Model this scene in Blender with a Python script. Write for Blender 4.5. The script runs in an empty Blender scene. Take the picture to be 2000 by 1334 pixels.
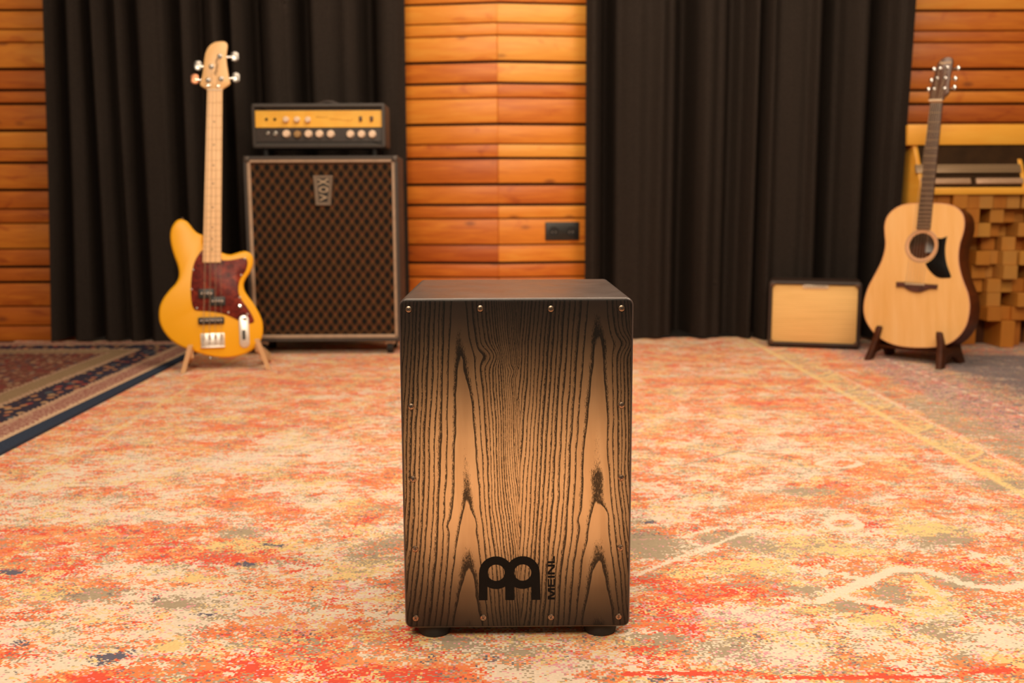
import bpy, bmesh, math, random
import numpy as np
from mathutils import Vector, Matrix, noise as mnoise

random.seed(7)
C = bpy.context.scene.collection
SC = bpy.context.scene

# ------------------------------------------------------------------ camera
FPX, PITCH, YAW, ROLL, CAMH = 1944.0, 0.1402, 0.0071, -0.0044, 0.642
_cp, _sp, _cy, _sy = math.cos(PITCH), math.sin(PITCH), math.cos(YAW), math.sin(YAW)
FW = Vector((_sy * _cp, _cy * _cp, -_sp))
_r0 = Vector((_cy, -_sy, 0)); _u0 = _r0.cross(FW)
RT = _r0 * math.cos(ROLL) + _u0 * math.sin(ROLL)
UP = -_r0 * math.sin(ROLL) + _u0 * math.cos(ROLL)
EYE = Vector((0, 0, CAMH))
cam = bpy.data.cameras.new('camera'); camo = bpy.data.objects.new('camera', cam); C.objects.link(camo)
m = Matrix.Identity(4)
for i in range(3):
    m[i][0], m[i][1], m[i][2], m[i][3] = RT[i], UP[i], -FW[i], EYE[i]
camo.matrix_world = m
cam.sensor_width = 36.0; cam.lens = FPX / 2000 * 36.0
cam.clip_start = 0.05
cam.dof.use_dof = True; cam.dof.focus_distance = 1.425; cam.dof.aperture_fstop = 4.8
SC.camera = camo

# ------------------------------------------------------------------ light
SC.view_settings.view_transform = 'Standard'
SC.view_settings.look = 'None'
SC.view_settings.gamma = 1.0
SC.view_settings.use_curve_mapping = False
SC.view_settings.exposure = 0.08
world = bpy.data.worlds.new('room_ambience'); SC.world = world; world.use_nodes = True
bg = world.node_tree.nodes['Background']
bg.inputs[0].default_value = (1.0, 0.74, 0.50, 1); bg.inputs[1].default_value = 0.07

def area(name, loc, target, sx, sy, power, col):
    l = bpy.data.lights.new(name, 'AREA'); l.shape = 'RECTANGLE'; l.size = sx; l.size_y = sy
    l.energy = power; l.color = col
    o = bpy.data.objects.new(name, l); C.objects.link(o); o.location = loc
    o.rotation_euler = (Vector(target) - Vector(loc)).to_track_quat('-Z', 'Y').to_euler()
    return o
WARM = (1.0, 0.80, 0.59)
area('ceiling_softbox', (-0.1, 2.2, 2.9), (-0.4, 2.9, 0), 1.8, 1.0, 32, WARM)
area('ceiling_softbox', (1.6, 1.3, 2.8), (1.1, 3.4, 0.3), 1.2, 0.9, 46, WARM)
area('rear_softbox', (0.5, 3.6, 2.95), (0.4, 3.0, 0), 2.2, 0.6, 34, WARM)
area('front_softbox', (-0.35, -1.2, 2.6), (-0.2, 3.2, 0.5), 1.4, 1.0, 112, WARM)

# ------------------------------------------------------------------ projection helpers (photo pixel -> place in the room)
def ray(x, y): return FW + RT * ((x - 1000) / FPX) + UP * ((667 - y) / FPX)
def fl(x, y, z=0.0):
    d = ray(x, y); return EYE + d * ((z - CAMH) / d.z)
def atY(x, y, Y):
    d = ray(x, y); return EYE + d * (Y / d.y)

class Fr:
    """A local frame: u to the right, v up, w out of the front."""
    def __init__(s, O, n, lean=0.0):
        n0 = Vector((n[0], n[1], 0)).normalized(); z = Vector((0, 0, 1))
        s.O = Vector(O); s.N = n0 * math.cos(lean) + z * math.sin(lean)
        s.V = z * math.cos(lean) - n0 * math.sin(lean); s.U = s.V.cross(s.N)
    def __call__(s, u, v, w=0.0): return s.O + s.U * u + s.V * v + s.N * w
    def px(s, x, y, w=0.0):
        O = s.O + s.N * w; d = ray(x, y); P = EYE + d * ((O - EYE).dot(s.N) / d.dot(s.N)) - s.O
        return (P.dot(s.U), P.dot(s.V))
    def pxs(s, pts, w=0.0): return [s.px(x, y, w) for x, y in pts]

def crop(x0, y0, k): return lambda pts: [(x0 + a * k, y0 + b * k) for a, b in pts]

def smooth(pts, n=5, closed=True):
    P = [Vector((p[0], p[1])) for p in pts]; N = len(P); out = []
    rng = range(N) if closed else range(N - 1)
    for i in rng:
        if closed: p0, p1, p2, p3 = P[i - 1], P[i], P[(i + 1) % N], P[(i + 2) % N]
        else: p0, p1, p2, p3 = P[max(i - 1, 0)], P[i], P[i + 1], P[min(i + 2, N - 1)]
        if (p1 - p2).length < 1e-7: continue
        for k in range(n):
            t = k / n
            out.append(0.5 * ((2 * p1) + (p2 - p0) * t + (2 * p0 - 5 * p1 + 4 * p2 - p3) * t * t + (3 * p1 - p0 - 3 * p2 + p3) * t ** 3))
    if not closed: out.append(P[-1])
    res = []
    for p in out:
        if not res or (p - res[-1]).length > 1e-6: res.append(p)
    if closed and (res[0] - res[-1]).length < 1e-6: res.pop()
    return [(p.x, p.y) for p in res]

def ccw(pts):
    a = sum(pts[i - 1][0] * pts[i][1] - pts[i][0] * pts[i - 1][1] for i in range(len(pts)))
    return pts if a > 0 else pts[::-1]

def inset(pts, d):
    if abs(d) < 1e-9: return pts
    n = len(pts); out = []
    for i in range(n):
        a, b, c = Vector(pts[i - 1]), Vector(pts[i]), Vector(pts[(i + 1) % n])
        e1 = (b - a).normalized(); e2 = (c - b).normalized()
        nrm = Vector((-e1.y - e2.y, e1.x + e2.x)); L = nrm.length
        nrm = nrm / L if L > 1e-6 else Vector((-e1.y, e1.x))
        k = 1 / max(0.5, math.sqrt(max(0.0, (1 + e1.dot(e2)) / 2)))
        out.append((b.x + nrm.x * d * k, b.y + nrm.y * d * k))
    return out

# ------------------------------------------------------------------ mesh helpers
def prism(bm, F, pts, layers, cap0=True, cap1=True):
    pts = ccw(pts); rings = []
    for ins, w in layers:
        rings.append([bm.verts.new(F(u, v, w)) for u, v in inset(pts, ins)])
    n = len(pts)
    for a, b in zip(rings, rings[1:]):
        for i in range(n):
            j = (i + 1) % n
            bm.faces.new((a[i], a[j], b[j], b[i]))
    if cap0: bm.faces.new(rings[0][::-1])
    if cap1: bm.faces.new(rings[-1])
    return rings

def slab(bm, F, pts, w0, w1, r=0.0):
    if r <= 0: return prism(bm, F, pts, [(0, w0), (0, w1)])
    return prism(bm, F, pts, [(r, w0), (0.3 * r, w0 + 0.3 * r), (0, w0 + r), (0, w1 - r), (0.3 * r, w1 - 0.3 * r), (r, w1)])

def box(bm, F, u0, u1, v0, v1, w0, w1, bev=0.0, seg=2):
    t = bmesh.new()
    vs = [t.verts.new((u, v, w)) for u in (u0, u1) for v in (v0, v1) for w in (w0, w1)]
    for q in ((0, 1, 3, 2), (4, 6, 7, 5), (0, 4, 5, 1), (2, 3, 7, 6), (0, 2, 6, 4), (1, 5, 7, 3)):
        t.faces.new([vs[i] for i in q])
    bmesh.ops.recalc_face_normals(t, faces=t.faces)
    if bev > 0: bmesh.ops.bevel(t, geom=list(t.edges), offset=bev, segments=seg, profile=0.5, affect='EDGES')
    mp = {v: bm.verts.new(F(*v.co)) for v in t.verts}
    fs = [bm.faces.new([mp[v] for v in f.verts]) for f in t.faces]
    t.free(); return fs

def rbox(bm, F, u0, u1, v0, v1, w0, w1, r, seg=5, edge=0.0):
    """box with rounded corners in the u-v plane."""
    slab(bm, F, rrect(u0, u1, v0, v1, r, seg), w0, w1, edge)

def rrect(u0, u1, v0, v1, r, seg=5):
    pts = []
    for cx, cy, a0 in ((u1 - r, v1 - r, 0), (u0 + r, v1 - r, 90), (u0 + r, v0 + r, 180), (u1 - r, v0 + r, 270)):
        for k in range(seg + 1):
            a = math.radians(a0 + 90 * k / seg); pts.append((cx + r * math.cos(a), cy + r * math.sin(a)))
    return pts

def circ(cu, cv, r, n=24, ry=None):
    return [(cu + r * math.cos(2 * math.pi * k / n), cv + (ry or r) * math.sin(2 * math.pi * k / n)) for k in range(n)]

def lathe(bm, F, cu, cv, prof, n=24):
    """profile of (radius, w) turned about the frame's w axis."""
    rings = [[bm.verts.new(F(cu + r * math.cos(2 * math.pi * k / n), cv + r * math.sin(2 * math.pi * k / n), w)) for k in range(n)] for r, w in prof]
    for a, b in zip(rings, rings[1:]):
        for i in range(n):
            j = (i + 1) % n; bm.faces.new((a[i], a[j], b[j], b[i]))
    bm.faces.new(rings[0][::-1]); bm.faces.new(rings[-1])

def tube(bm, pts, r, n=8):
    P = [Vector(p) for p in pts]; rings = []
    for i, p in enumerate(P):
        d = (P[min(i + 1, len(P) - 1)] - P[max(i - 1, 0)]).normalized()
        a = d.orthogonal() if i == 0 else (rings[-1][1] - d * rings[-1][1].dot(d))
        a = a.normalized(); b = d.cross(a); rr = r[i] if isinstance(r, (list, tuple)) else r
        rings.append(([bm.verts.new(p + (a * math.cos(2 * math.pi * k / n) + b * math.sin(2 * math.pi * k / n)) * rr) for k in range(n)], a))
    for (x, _), (y, _) in zip(rings, rings[1:]):
        for i in range(n):
            j = (i + 1) % n; bm.faces.new((x[i], x[j], y[j], y[i]))
    bm.faces.new(rings[0][0][::-1]); bm.faces.new(rings[-1][0])

def ball(bm, c, rx, ry=None, rz=None, F=None):
    mtx = Matrix.Diagonal((rx, ry or rx, rz or rx, 1))
    r = bmesh.ops.create_uvsphere(bm, u_segments=16, v_segments=10, radius=1.0, matrix=mtx)
    for v in r['verts']:
        v.co = (F.U * v.co.x + F.V * v.co.y + F.N * v.co.z + Vector(c)) if F else (v.co + Vector(c))

def lettering(bm, F, text, u0, u1, v0, v1, w0, w1, rot=0, bold=0.0):
    """text cut as thin raised letters filling the given box; rot=90 reads upwards."""
    cu = bpy.data.curves.new('txt', 'FONT'); cu.body = text; cu.size = 1.0; cu.offset = bold; cu.resolution_u = 4
    ob = bpy.data.objects.new('txt', cu); C.objects.link(ob)
    dg = bpy.context.evaluated_depsgraph_get(); dg.update()
    me = ob.evaluated_get(dg).to_mesh()
    V = [v.co.copy() for v in me.vertices]; Fs = [list(p.vertices) for p in me.polygons]
    ob.evaluated_get(dg).to_mesh_clear(); bpy.data.objects.remove(ob); bpy.data.curves.remove(cu)
    if rot == 90: V = [Vector((-p.y, p.x, 0)) for p in V]
    xs = [p.x for p in V]; ys = [p.y for p in V]
    ax, bx, ay, by = min(xs), max(xs), min(ys), max(ys)
    t = bmesh.new()
    tv = [t.verts.new((u0 + (p.x - ax) / (bx - ax) * (u1 - u0), v0 + (p.y - ay) / (by - ay) * (v1 - v0), w0)) for p in V]
    for f in Fs:
        try: t.faces.new([tv[i] for i in f])
        except ValueError: pass
    bmesh.ops.remove_doubles(t, verts=t.verts, dist=1e-7)
    bmesh.ops.recalc_face_normals(t, faces=t.faces)
    ex = bmesh.ops.extrude_face_region(t, geom=list(t.faces))
    for g in ex['geom']:
        if isinstance(g, bmesh.types.BMVert): g.co.z = w1
    mp = {v: bm.verts.new(F(*v.co)) for v in t.verts}
    for f in t.faces: bm.faces.new([mp[v] for v in f.verts])
    t.free()

def thing(name, loc, label, cat, group=None):
    o = bpy.data.objects.new(name, None); C.objects.link(o); o.location = loc
    o.empty_display_size = 0.05; tag(o, label, cat, group); return o

def tag(o, label, cat=None, group=None):
    o['label'] = label
    if cat: o['category'] = cat
    if group: o['group'] = group
    return o

def root_of(o):
    while o.parent: o = o.parent
    return o

def obj(name, bm, mat, parent=None, angle=35, recalc=True, origin=None):
    if recalc: bmesh.ops.recalc_face_normals(bm, faces=bm.faces)
    L = Vector(root_of(parent).location) if parent else Vector(origin or (0, 0, 0))
    for v in bm.verts: v.co -= L
    me = bpy.data.meshes.new(name); bm.to_mesh(me); bm.free()
    me.polygons.foreach_set('use_smooth', [True] * len(me.polygons))
    me.set_sharp_from_angle(angle=math.radians(angle))
    me.materials.append(mat)
    o = bpy.data.objects.new(name, me); C.objects.link(o)
    if parent: o.parent = parent
    else: o.location = L
    return o
def new(): return bmesh.new()

# ------------------------------------------------------------------ node helpers
def nd(t, ty, ins=None, **props):
    n = t.nodes.new(ty)
    for k, v in props.items(): setattr(n, k, v)
    for k, v in (ins or {}).items():
        s = n.inputs[k]
        if isinstance(v, bpy.types.NodeSocket): t.links.new(v, s)
        else: s.default_value = v
    return n
def mth(t, op, a, b=0.0, c=0.0, clamp=False):
    return nd(t, 'ShaderNodeMath', {0: a, 1: b, 2: c}, operation=op, use_clamp=clamp).outputs[0]
def mixc(t, f, a, b):
    return nd(t, 'ShaderNodeMix', {0: f, 6: a, 7: b}, data_type='RGBA').outputs[2]
def rgb(r, g, b): return (r, g, b, 1.0)
def ramp(t, fac, stops, interp='LINEAR'):
    n = nd(t, 'ShaderNodeValToRGB', {0: fac}); e = n.color_ramp.elements; n.color_ramp.interpolation = interp
    while len(e) < len(stops): e.new(0.5)
    for el, (p, c) in zip(e, stops): el.position = p; el.color = c if len(c) == 4 else (*c, 1)
    return n.outputs[0]
def step(t, x, lo, hi):
    return nd(t, 'ShaderNodeMapRange', {0: x, 1: lo, 2: hi, 3: 0.0, 4: 1.0}, interpolation_type='SMOOTHSTEP').outputs[0]
def scaled(t, vec, s, off=(0, 0, 0)):
    return nd(t, 'ShaderNodeMapping', {0: vec, 1: off, 3: s}).outputs[0]
def nz(t, vec, scale, detail=4, rough=0.55, dist=0.0):
    return nd(t, 'ShaderNodeTexNoise', {'Vector': vec, 'Scale': scale, 'Detail': detail, 'Roughness': rough, 'Distortion': dist}).outputs[0]
def objco(t): return nd(t, 'ShaderNodeTexCoord').outputs['Object']
def attr(t, name): return nd(t, 'ShaderNodeAttribute', attribute_name=name)
def bump(t, h, strength=0.3, dist=0.002):
    return nd(t, 'ShaderNodeBump', {'Height': h, 'Strength': strength, 'Distance': dist}).outputs[0]

def mat(name, col=(0.5, 0.5, 0.5), rough=0.5, metal=0.0, coat=0.0, spec=0.5):
    m = bpy.data.materials.new(name); m.use_nodes = True; t = m.node_tree
    b = t.nodes['Principled BSDF']
    b.inputs['Base Color'].default_value = (*col, 1); b.inputs['Roughness'].default_value = rough
    b.inputs['Metallic'].default_value = metal; b.inputs['Coat Weight'].default_value = coat
    b.inputs['Coat Roughness'].default_value = 0.12; b.inputs['Specular IOR Level'].default_value = spec
    return m, t, b
def mottled(name, col, rough=0.5, amt=0.25, scale=40, metal=0.0, coat=0.0, stretch=(1, 1, 1), bmp=0.0, spec=0.5):
    """plain colour with a fine noise variation, for leatherette, plastics, painted wood."""
    m, t, b = mat(name, col, rough, metal, coat, spec)
    n = nz(t, scaled(t, objco(t), stretch), scale, 5)
    lo = tuple(c * (1 - amt) for c in col); hi = tuple(min(1, c * (1 + amt)) for c in col)
    t.links.new(ramp(t, n, [(0.3, lo), (0.7, hi)]), b.inputs['Base Color'])
    if bmp: t.links.new(bump(t, n, bmp, 0.001), b.inputs['Normal'])
    return m

M_chrome = mottled('chrome', (0.88, 0.86, 0.84), 0.20, 0.04, 30, metal=1.0)
M_dull_metal = mottled('dull_nickel', (0.45, 0.42, 0.38), 0.35, 0.15, 80, metal=1.0)
M_black_plastic = mottled('black_plastic', (0.012, 0.011, 0.010), 0.4, 0.3, 60)
M_rubber = mottled('black_rubber', (0.010, 0.009, 0.009), 0.7, 0.3, 50)
M_tolex = mottled('charcoal_leatherette', (0.050, 0.042, 0.038), 0.55, 0.35, 260, bmp=0.3)
M_tolex_brown = mottled('dark_brown_leatherette', (0.030, 0.016, 0.011), 0.5, 0.3, 260, bmp=0.3)
M_piping = mottled('pale_tan_piping', (0.42, 0.30, 0.21), 0.45, 0.12, 40)

# ------------------------------------------------------------------ floor and rugs
def struct(o): o['kind'] = 'structure'; return o
XY = Fr((0, 0, 0), (0, -1))

M_floor, t, b = mat('dark_floorboards', (0.03, 0.016, 0.009), 0.5)
t.links.new(ramp(t, nz(t, scaled(t, objco(t), (1, 9, 1)), 4, 6), [(0.3, (0.02, 0.010, 0.006)), (0.7, (0.05, 0.026, 0.014))]), b.inputs['Base Color'])
bm = new(); box(bm, XY, -3.6, 3.6, -0.09, -0.014, -5.1, 1.0)
struct(obj('floor', bm, M_floor))

RX0, RX1, RY0, RY1 = -2.3, 2.75, 0.55, 4.66
STEP = 0.015
nx, ny = int((RX1 - RX0) / STEP), int((RY1 - RY0) / STEP)
gx = np.linspace(RX0, RX1, nx + 1); gy = np.linspace(RY0, RY1, ny + 1)
GX, GY = np.meshgrid(gx, gy)
ch = {k: np.zeros_like(GX) for k in ('orange', 'taupe', 'yellow', 'cream', 'red', 'navy', 'lyellow', 'blue', 'lcream', 'pink', 'lred', 'ltaupe')}
def patch(x, y, rx, ry, **amp):
    c = fl(x, y); sx = abs(fl(x + rx, y).x - c.x); sy = abs(fl(x, y - ry).y - fl(x, y + ry).y) / 2
    d = ((GX - c.x) / sx) ** 2 + ((GY - c.y) / sy) ** 2
    g = np.exp(-d ** 1.4)
    for k, a in amp.items(): ch[k] += a * g
def seg(p, q, wid, world=False, **amp):
    a = np.array(p if world else fl(*p)[:2]); e = np.array(q if world else fl(*q)[:2]); d = e - a; L = d @ d
    tt = np.clip(((GX - a[0]) * d[0] + (GY - a[1]) * d[1]) / L, 0, 1)
    D = np.hypot(GX - a[0] - tt * d[0], GY - a[1] - tt * d[1])
    g = np.clip(1.5 - D / wid, 0, 1)
    for k, v in amp.items(): ch[k] = np.maximum(ch[k], v * g)
def poly(pts, wid, **amp):
    for p, q in zip(pts, pts[1:]): seg(p, q, wid, **amp)
# worn cream areas
for a in ((190, 1215, 230, 42), (400, 1170, 160, 30), (60, 1280, 150, 40), (1720, 1245, 240, 45), (1480, 1275, 160, 28), (1900, 1230, 130, 40),
          (330, 905, 150, 28), (560, 880, 110, 26), (700, 870, 70, 28), (640, 955, 120, 20), (1340, 960, 90, 28), (1560, 870, 120, 18), (1300, 1010, 70, 20), (100, 945, 120, 25),
          (1000, 1315, 100, 30), (780, 1200, 50, 25), (740, 1180, 60, 22), (240, 1010, 120, 14), (1620, 1035, 90, 12)): patch(*a, cream=0.30)
# red and orange areas
for a in ((240, 1325, 160, 20), (570, 1285, 130, 42), (700, 1325, 110, 25), (70, 1112, 120, 22), (470, 1090, 100, 20), (330, 1075, 180, 22), (845, 1318, 90, 18),
          (1470, 1152, 70, 18), (1350, 1165, 100, 26), (1300, 1215, 80, 28), (1260, 1135, 40, 14), (780, 1235, 60, 16), (950, 1240, 60, 9), (1910, 1112, 60, 16), (1280, 1270, 50, 20)):
    patch(*a, orange=0.26, red=0.20)
for a in ((230, 1035, 170, 16), (480, 985, 60, 12), (720, 945, 60, 16), (430, 870, 60, 12), (620, 750, 130, 9), (520, 745, 70, 7), (440, 745, 60, 8), (240, 800, 80, 12), (500, 838, 80, 10),
          (430, 705, 60, 8), (760, 705, 90, 9), (1380, 745, 110, 9), (1560, 745, 70, 8), (1700, 745, 60, 12), (1490, 790, 80, 9), (1600, 855, 60, 10), (1700, 925, 90, 14), (1660, 955, 60, 12), (1540, 985, 80, 9),
          (1350, 700, 90, 9), (1260, 800, 40, 10), (1580, 680, 60, 7), (720, 985, 60, 10), (560, 1000, 50, 9), (100, 1060, 140, 24), (1790, 985, 50, 12)):
    patch(*a, orange=0.20, red=0.04)
for a in ((1180, 1060, 110, 30), (1300, 1065, 60, 24), (740, 1070, 60, 30), (1420, 1052, 60, 12), (1580, 1155, 40, 14), (1745, 1160, 35, 20), (1870, 1140, 45, 20), (1655, 1183, 60, 12), (1830, 1232, 45, 20),
          (1420, 1265, 70, 22), (1290, 1250, 60, 18), (1490, 1070, 80, 14), (180, 1160, 70, 14), (340, 1180, 60, 12), (1000, 1270, 60, 16), (1950, 950, 60, 14), (1850, 1055, 70, 12), (480, 1040, 60, 8), (1570, 960, 50, 10), (900, 1255, 50, 12)):
    patch(*a, taupe=0.30)
for a in ((1600, 1070, 90, 20), (1830, 1040, 70, 18), (1800, 1195, 120, 16), (1960, 1285, 60, 18), (1400, 1308, 60, 12), (380, 1130, 50, 9), (100, 1165, 50, 8), (320, 1262, 30, 10), (1590, 1190, 60, 10), (500, 1065, 90, 14), (700, 1110, 60, 20),
          (1480, 1110, 120, 16), (1700, 1210, 60, 12), (1060, 1290, 40, 10)):
    patch(*a, yellow=0.26)
for a in ((205, 1290, 40, 9), (230, 1275, 50, 8), (40, 1255, 24, 8), (480, 1102, 30, 6), (395, 1200, 24, 7), (310, 1168, 14, 5), (530, 1066, 40, 5), (20, 1117, 30, 8), (960, 1290, 30, 10), (1285, 1330, 50, 6), (840, 1285, 24, 6), (1265, 1020, 20, 4)):
    patch(*a, navy=0.36)
for a in ((1430, 1210, 150, 30), (1500, 1290, 120, 18), (1100, 1290, 80, 22), (560, 1230, 60, 12), (700, 1150, 60, 14)): patch(*a, pink=0.12)
# drawn lines: border, medallion, leaf outline, weft stripe
seg((-1.109, 0.5), (-1.109, 4.6), 0.014, True, lyellow=0.66)
seg((1.132, 0.5), (1.132, 4.6), 0.016, True, lyellow=0.80)
seg((1.238, 0.5), (1.238, 3.6), 0.009, True, lcream=0.78)
poly([(506, 1037), (760, 1131)], 0.006, lcream=0.95); poly([(1483, 1030), (1237, 1125)], 0.007, lcream=1.0)
poly([(1405, 1030), (1320, 1052)], 0.008, lcream=0.8)
poly([(1600, 1175), (1695, 1134), (1750, 1111), (1813, 1115), (1890, 1142), (1960, 1150), (2010, 1140)], 0.011, lcream=1.2)
poly([(1640, 1120), (1700, 1140)], 0.01, lcream=1.0); poly([(1660, 1170), (1735, 1182), (1790, 1195)], 0.010, lcream=1.0)
poly([(1790, 1125), (1840, 1175)], 0.010, lyellow=1.1); poly([(1710, 1122), (1760, 1118), (1815, 1126)], 0.005, ltaupe=1.0)
poly([(1230, 1316), (1400, 1318), (1600, 1322)], 0.007, lred=1.1); poly([(1600, 1325), (1800, 1322), (1900, 1314), (2010, 1305)], 0.006, lred=1.0)
poly([(1400, 1236), (1550, 1236)], 0.004, lred=0.9)
for cx, cy, rx, ry in ((1647, 1023, 34, 12), (1640, 905, 40, 8)):
    poly([(cx + rx * math.cos(a / 12 * 6.2832), cy + ry * math.sin(a / 12 * 6.2832)) for a in range(13)], 0.009, lcream=1.0)
poly([(1310, 912), (1360, 903), (1440, 880), (1500, 888), (1560, 905), (1590, 925), (1640, 920), (1670, 908)], 0.008, ltaupe=0.9)
for k in range(9):                                                     # leaf scrolls of the right border
    yy = 2.05 + k * 0.30
    for s in (0, 1):
        pts = [(1.145 + 0.085 * math.sin(q / 8 * math.pi), yy + 0.03 + s * 0.02 + 0.22 * q / 8) for q in range(9)]
        for p, q in zip(pts, pts[1:]): seg(p, q, 0.008, True, lyellow=0.85 if s else 0.0, ltaupe=0.0 if s else 0.8)
# colour zones of the right border
ch['orange'] += 0.07 * np.clip((GY - 1.9) / 0.8, 0, 1) - 0.02
ch['yellow'] += 0.03 * np.clip((GY - 1.9) / 0.8, 0, 1)
S = lambda x, a, b_: np.clip((x - a) / (b_ - a), 0, 1) ** 2 * (3 - 2 * np.clip((x - a) / (b_ - a), 0, 1))
band = S(GX, 1.14, 1.16) * (1 - S(GX, 1.22, 1.24)); ch['yellow'] += 0.10 * band; ch['taupe'] += 0.05 * band
near = 1 - S(GY, 3.0, 3.6)
tb = S(GX, 1.24, 1.27) * (1 - S(GX, 1.36, 1.44)); ch['taupe'] += 0.20 * tb * near; ch['orange'] += 0.10 * tb * (1 - near)
pk = S(GX, 1.34, 1.44); ch['taupe'] += 0.17 * pk; ch['pink'] += 0.13 * pk * (1 - S(GX, 1.56, 1.66)); ch['navy'] += 0.17 * pk; ch['red'] += 0.12 * pk
ch['blue'] += S(GX, 1.60, 1.80)
for yy in np.arange(2.3, 4.3, 0.075): seg((1.545, yy), (1.545, yy + 0.022), 0.011, True, lcream=0.95)
seg((1.64, 1.5), (1.64, 4.3), 0.05, True, red=0.12, orange=0.10)
ch['blue'] *= 1 - 0.8 * S(GY, 4.0, 4.15); ch['orange'] += 0.18 * S(GY, 4.0, 4.15) * pk

bm = new(); gv = [[bm.verts.new((GX[j, i], GY[j, i], 0)) for i in range(nx + 1)] for j in range(ny + 1)]
for j in range(ny):
    for i in range(nx): bm.faces.new((gv[j][i], gv[j][i + 1], gv[j + 1][i + 1], gv[j + 1][i]))
bd = [gv[0][i] for i in range(nx + 1)] + [gv[j][nx] for j in range(1, ny + 1)] + [gv[ny][i] for i in range(nx - 1, -1, -1)] + [gv[j][0] for j in range(ny - 1, 0, -1)]
lo = [bm.verts.new((v.co.x, v.co.y, -0.013)) for v in bd]
for i in range(len(bd)):
    j = (i + 1) % len(bd); bm.faces.new((bd[j], bd[i], lo[i], lo[j]))
bm.faces.new(lo[::-1])
vals = {k: np.concatenate([v.ravel(), np.zeros(len(lo))]) for k, v in ch.items()}

M_rug, t, b = mat('worn_orange_rug_pile', rough=0.92, spec=0.15)
co = objco(t)
sn = nd(t, 'ShaderNodeVectorMath', {0: co, 1: (0.0034, 0.0030, 1.0)}, operation='SNAP').outputs[0]
def wn(off): return nd(t, 'ShaderNodeTexWhiteNoise', {'Vector': nd(t, 'ShaderNodeVectorMath', {0: sn, 1: off}, operation='ADD').outputs[0]}, noise_dimensions='3D').outputs[0]
def field(off, sc, stretch, detail=5, rough=0.62): return nz(t, scaled(t, sn, stretch, off), sc, detail, rough)
A1, A2, A3 = attr(t, 'weave_a'), attr(t, 'weave_b'), attr(t, 'weave_c')
def sep(n):
    s = nd(t, 'ShaderNodeSeparateColor', {0: n.outputs['Color']}); return s.outputs[0], s.outputs[1], s.outputs[2], n.outputs['Alpha']
o_, tp_, ye_, cr_ = sep(A1); re_, na_, ly_, bl_ = sep(A2); lc_, pi_, lr_, lt_ = sep(A3)
def dith(w, k): return mth(t, 'MULTIPLY', mth(t, 'SUBTRACT', w, 0.5), k)
def add(*a):
    r = a[0]
    for x in a[1:]: r = mth(t, 'ADD', r, x)
    return r
w1, w2, w3, w4, w5 = wn((3.1, 0, 0)), wn((7.7, 2, 0)), wn((1.3, 9, 0)), wn((5.5, 4, 0)), wn((2.9, 6, 0))
def ctr(f, k): return mth(t, 'MULTIPLY', mth(t, 'SUBTRACT', f, 0.5), k)
big = field((0, 0, 0), 2.2, (1.0, 1.2, 1)); mid = field((5, 3, 0), 9.0, (1.0, 1.15, 1), 4, 0.6)
sml = field((15, 7, 0), 30.0, (1.0, 1.7, 1), 5, 0.7)
mo = add(ctr(big, 0.45), ctr(mid, 0.85), ctr(sml, 1.0), mth(t, 'MULTIPLY', o_, 0.85), mth(t, 'MULTIPLY', cr_, -0.36), dith(w1, 0.20))
mo = step(t, mo, -0.012, 0.0)
redv = add(ctr(field((11, 1, 0), 12.0, (1, 1.2, 1), 4, 0.6), 0.9), ctr(field((19, 4, 0), 34.0, (1, 1.6, 1), 4, 0.65), 0.8), mth(t, 'MULTIPLY', re_, 0.8), dith(w2, 0.14)); redv = step(t, redv, 0.10, 0.12)
tap = add(ctr(field((2, 17, 0), 10.0, (1, 1.2, 1), 4, 0.6), 0.8), ctr(field((8, 27, 0), 30.0, (1, 1.7, 1), 5, 0.75), 1.1), tp_, mth(t, 'MULTIPLY', cr_, -0.10), dith(w3, 0.30)); tap = step(t, tap, 0.125, 0.14)
yel = add(ctr(field((23, 5, 0), 8.0, (1, 1.3, 1), 4, 0.6), 0.9), ctr(field((29, 15, 0), 30.0, (1, 1.8, 1), 5, 0.7), 1.0), ye_, mth(t, 'MULTIPLY', cr_, -0.06), dith(w4, 0.22)); yel = step(t, yel, 0.105, 0.12)
pin = add(ctr(field((31, 8, 0), 34.0, (1, 1.6, 1), 4, 0.65), 0.9), dith(w5, 0.46), pi_); pin = step(t, pin, 0.222, 0.232)
nav = add(ctr(field((41, 2, 0), 30.0, (1, 1.8, 1), 5, 0.7), 1.1), na_, dith(w2, 0.2)); nav = step(t, nav, 0.25, 0.265)
lum = dith(w5, 0.14)
K_cream, K_orange, K_red = rgb(0.86, 0.71, 0.56), rgb(0.86, 0.235, 0.075), rgb(0.80, 0.085, 0.040)
K_tan, K_yel, K_pink, K_navy = rgb(0.42, 0.33, 0.22), rgb(0.86, 0.61, 0.26), rgb(0.78, 0.34, 0.38), rgb(0.12, 0.11, 0.16)
col = mixc(t, mo, K_cream, mixc(t, redv, K_orange, K_red))
col = mixc(t, mth(t, 'MULTIPLY', mth(t, 'MULTIPLY', mo, mth(t, 'SUBTRACT', 1.0, redv)), step(t, field((3, 8, 4), 5, (1, 2, 1)), 0.45, 0.7)), col, rgb(0.88, 0.37, 0.14))
col = mixc(t, yel, col, K_yel); col = mixc(t, tap, col, K_tan); col = mixc(t, pin, col, K_pink); col = mixc(t, nav, col, K_navy)
blv = step(t, add(bl_, dith(w3, 0.8), ctr(mid, 1.8), ctr(sml, 2.0)), 0.52, 0.60)
col = mixc(t, blv, col, mixc(t, step(t, add(sml, dith(w1, 0.2)), 0.48, 0.58), rgb(0.145, 0.115, 0.13), rgb(0.27, 0.19, 0.17)))
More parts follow.
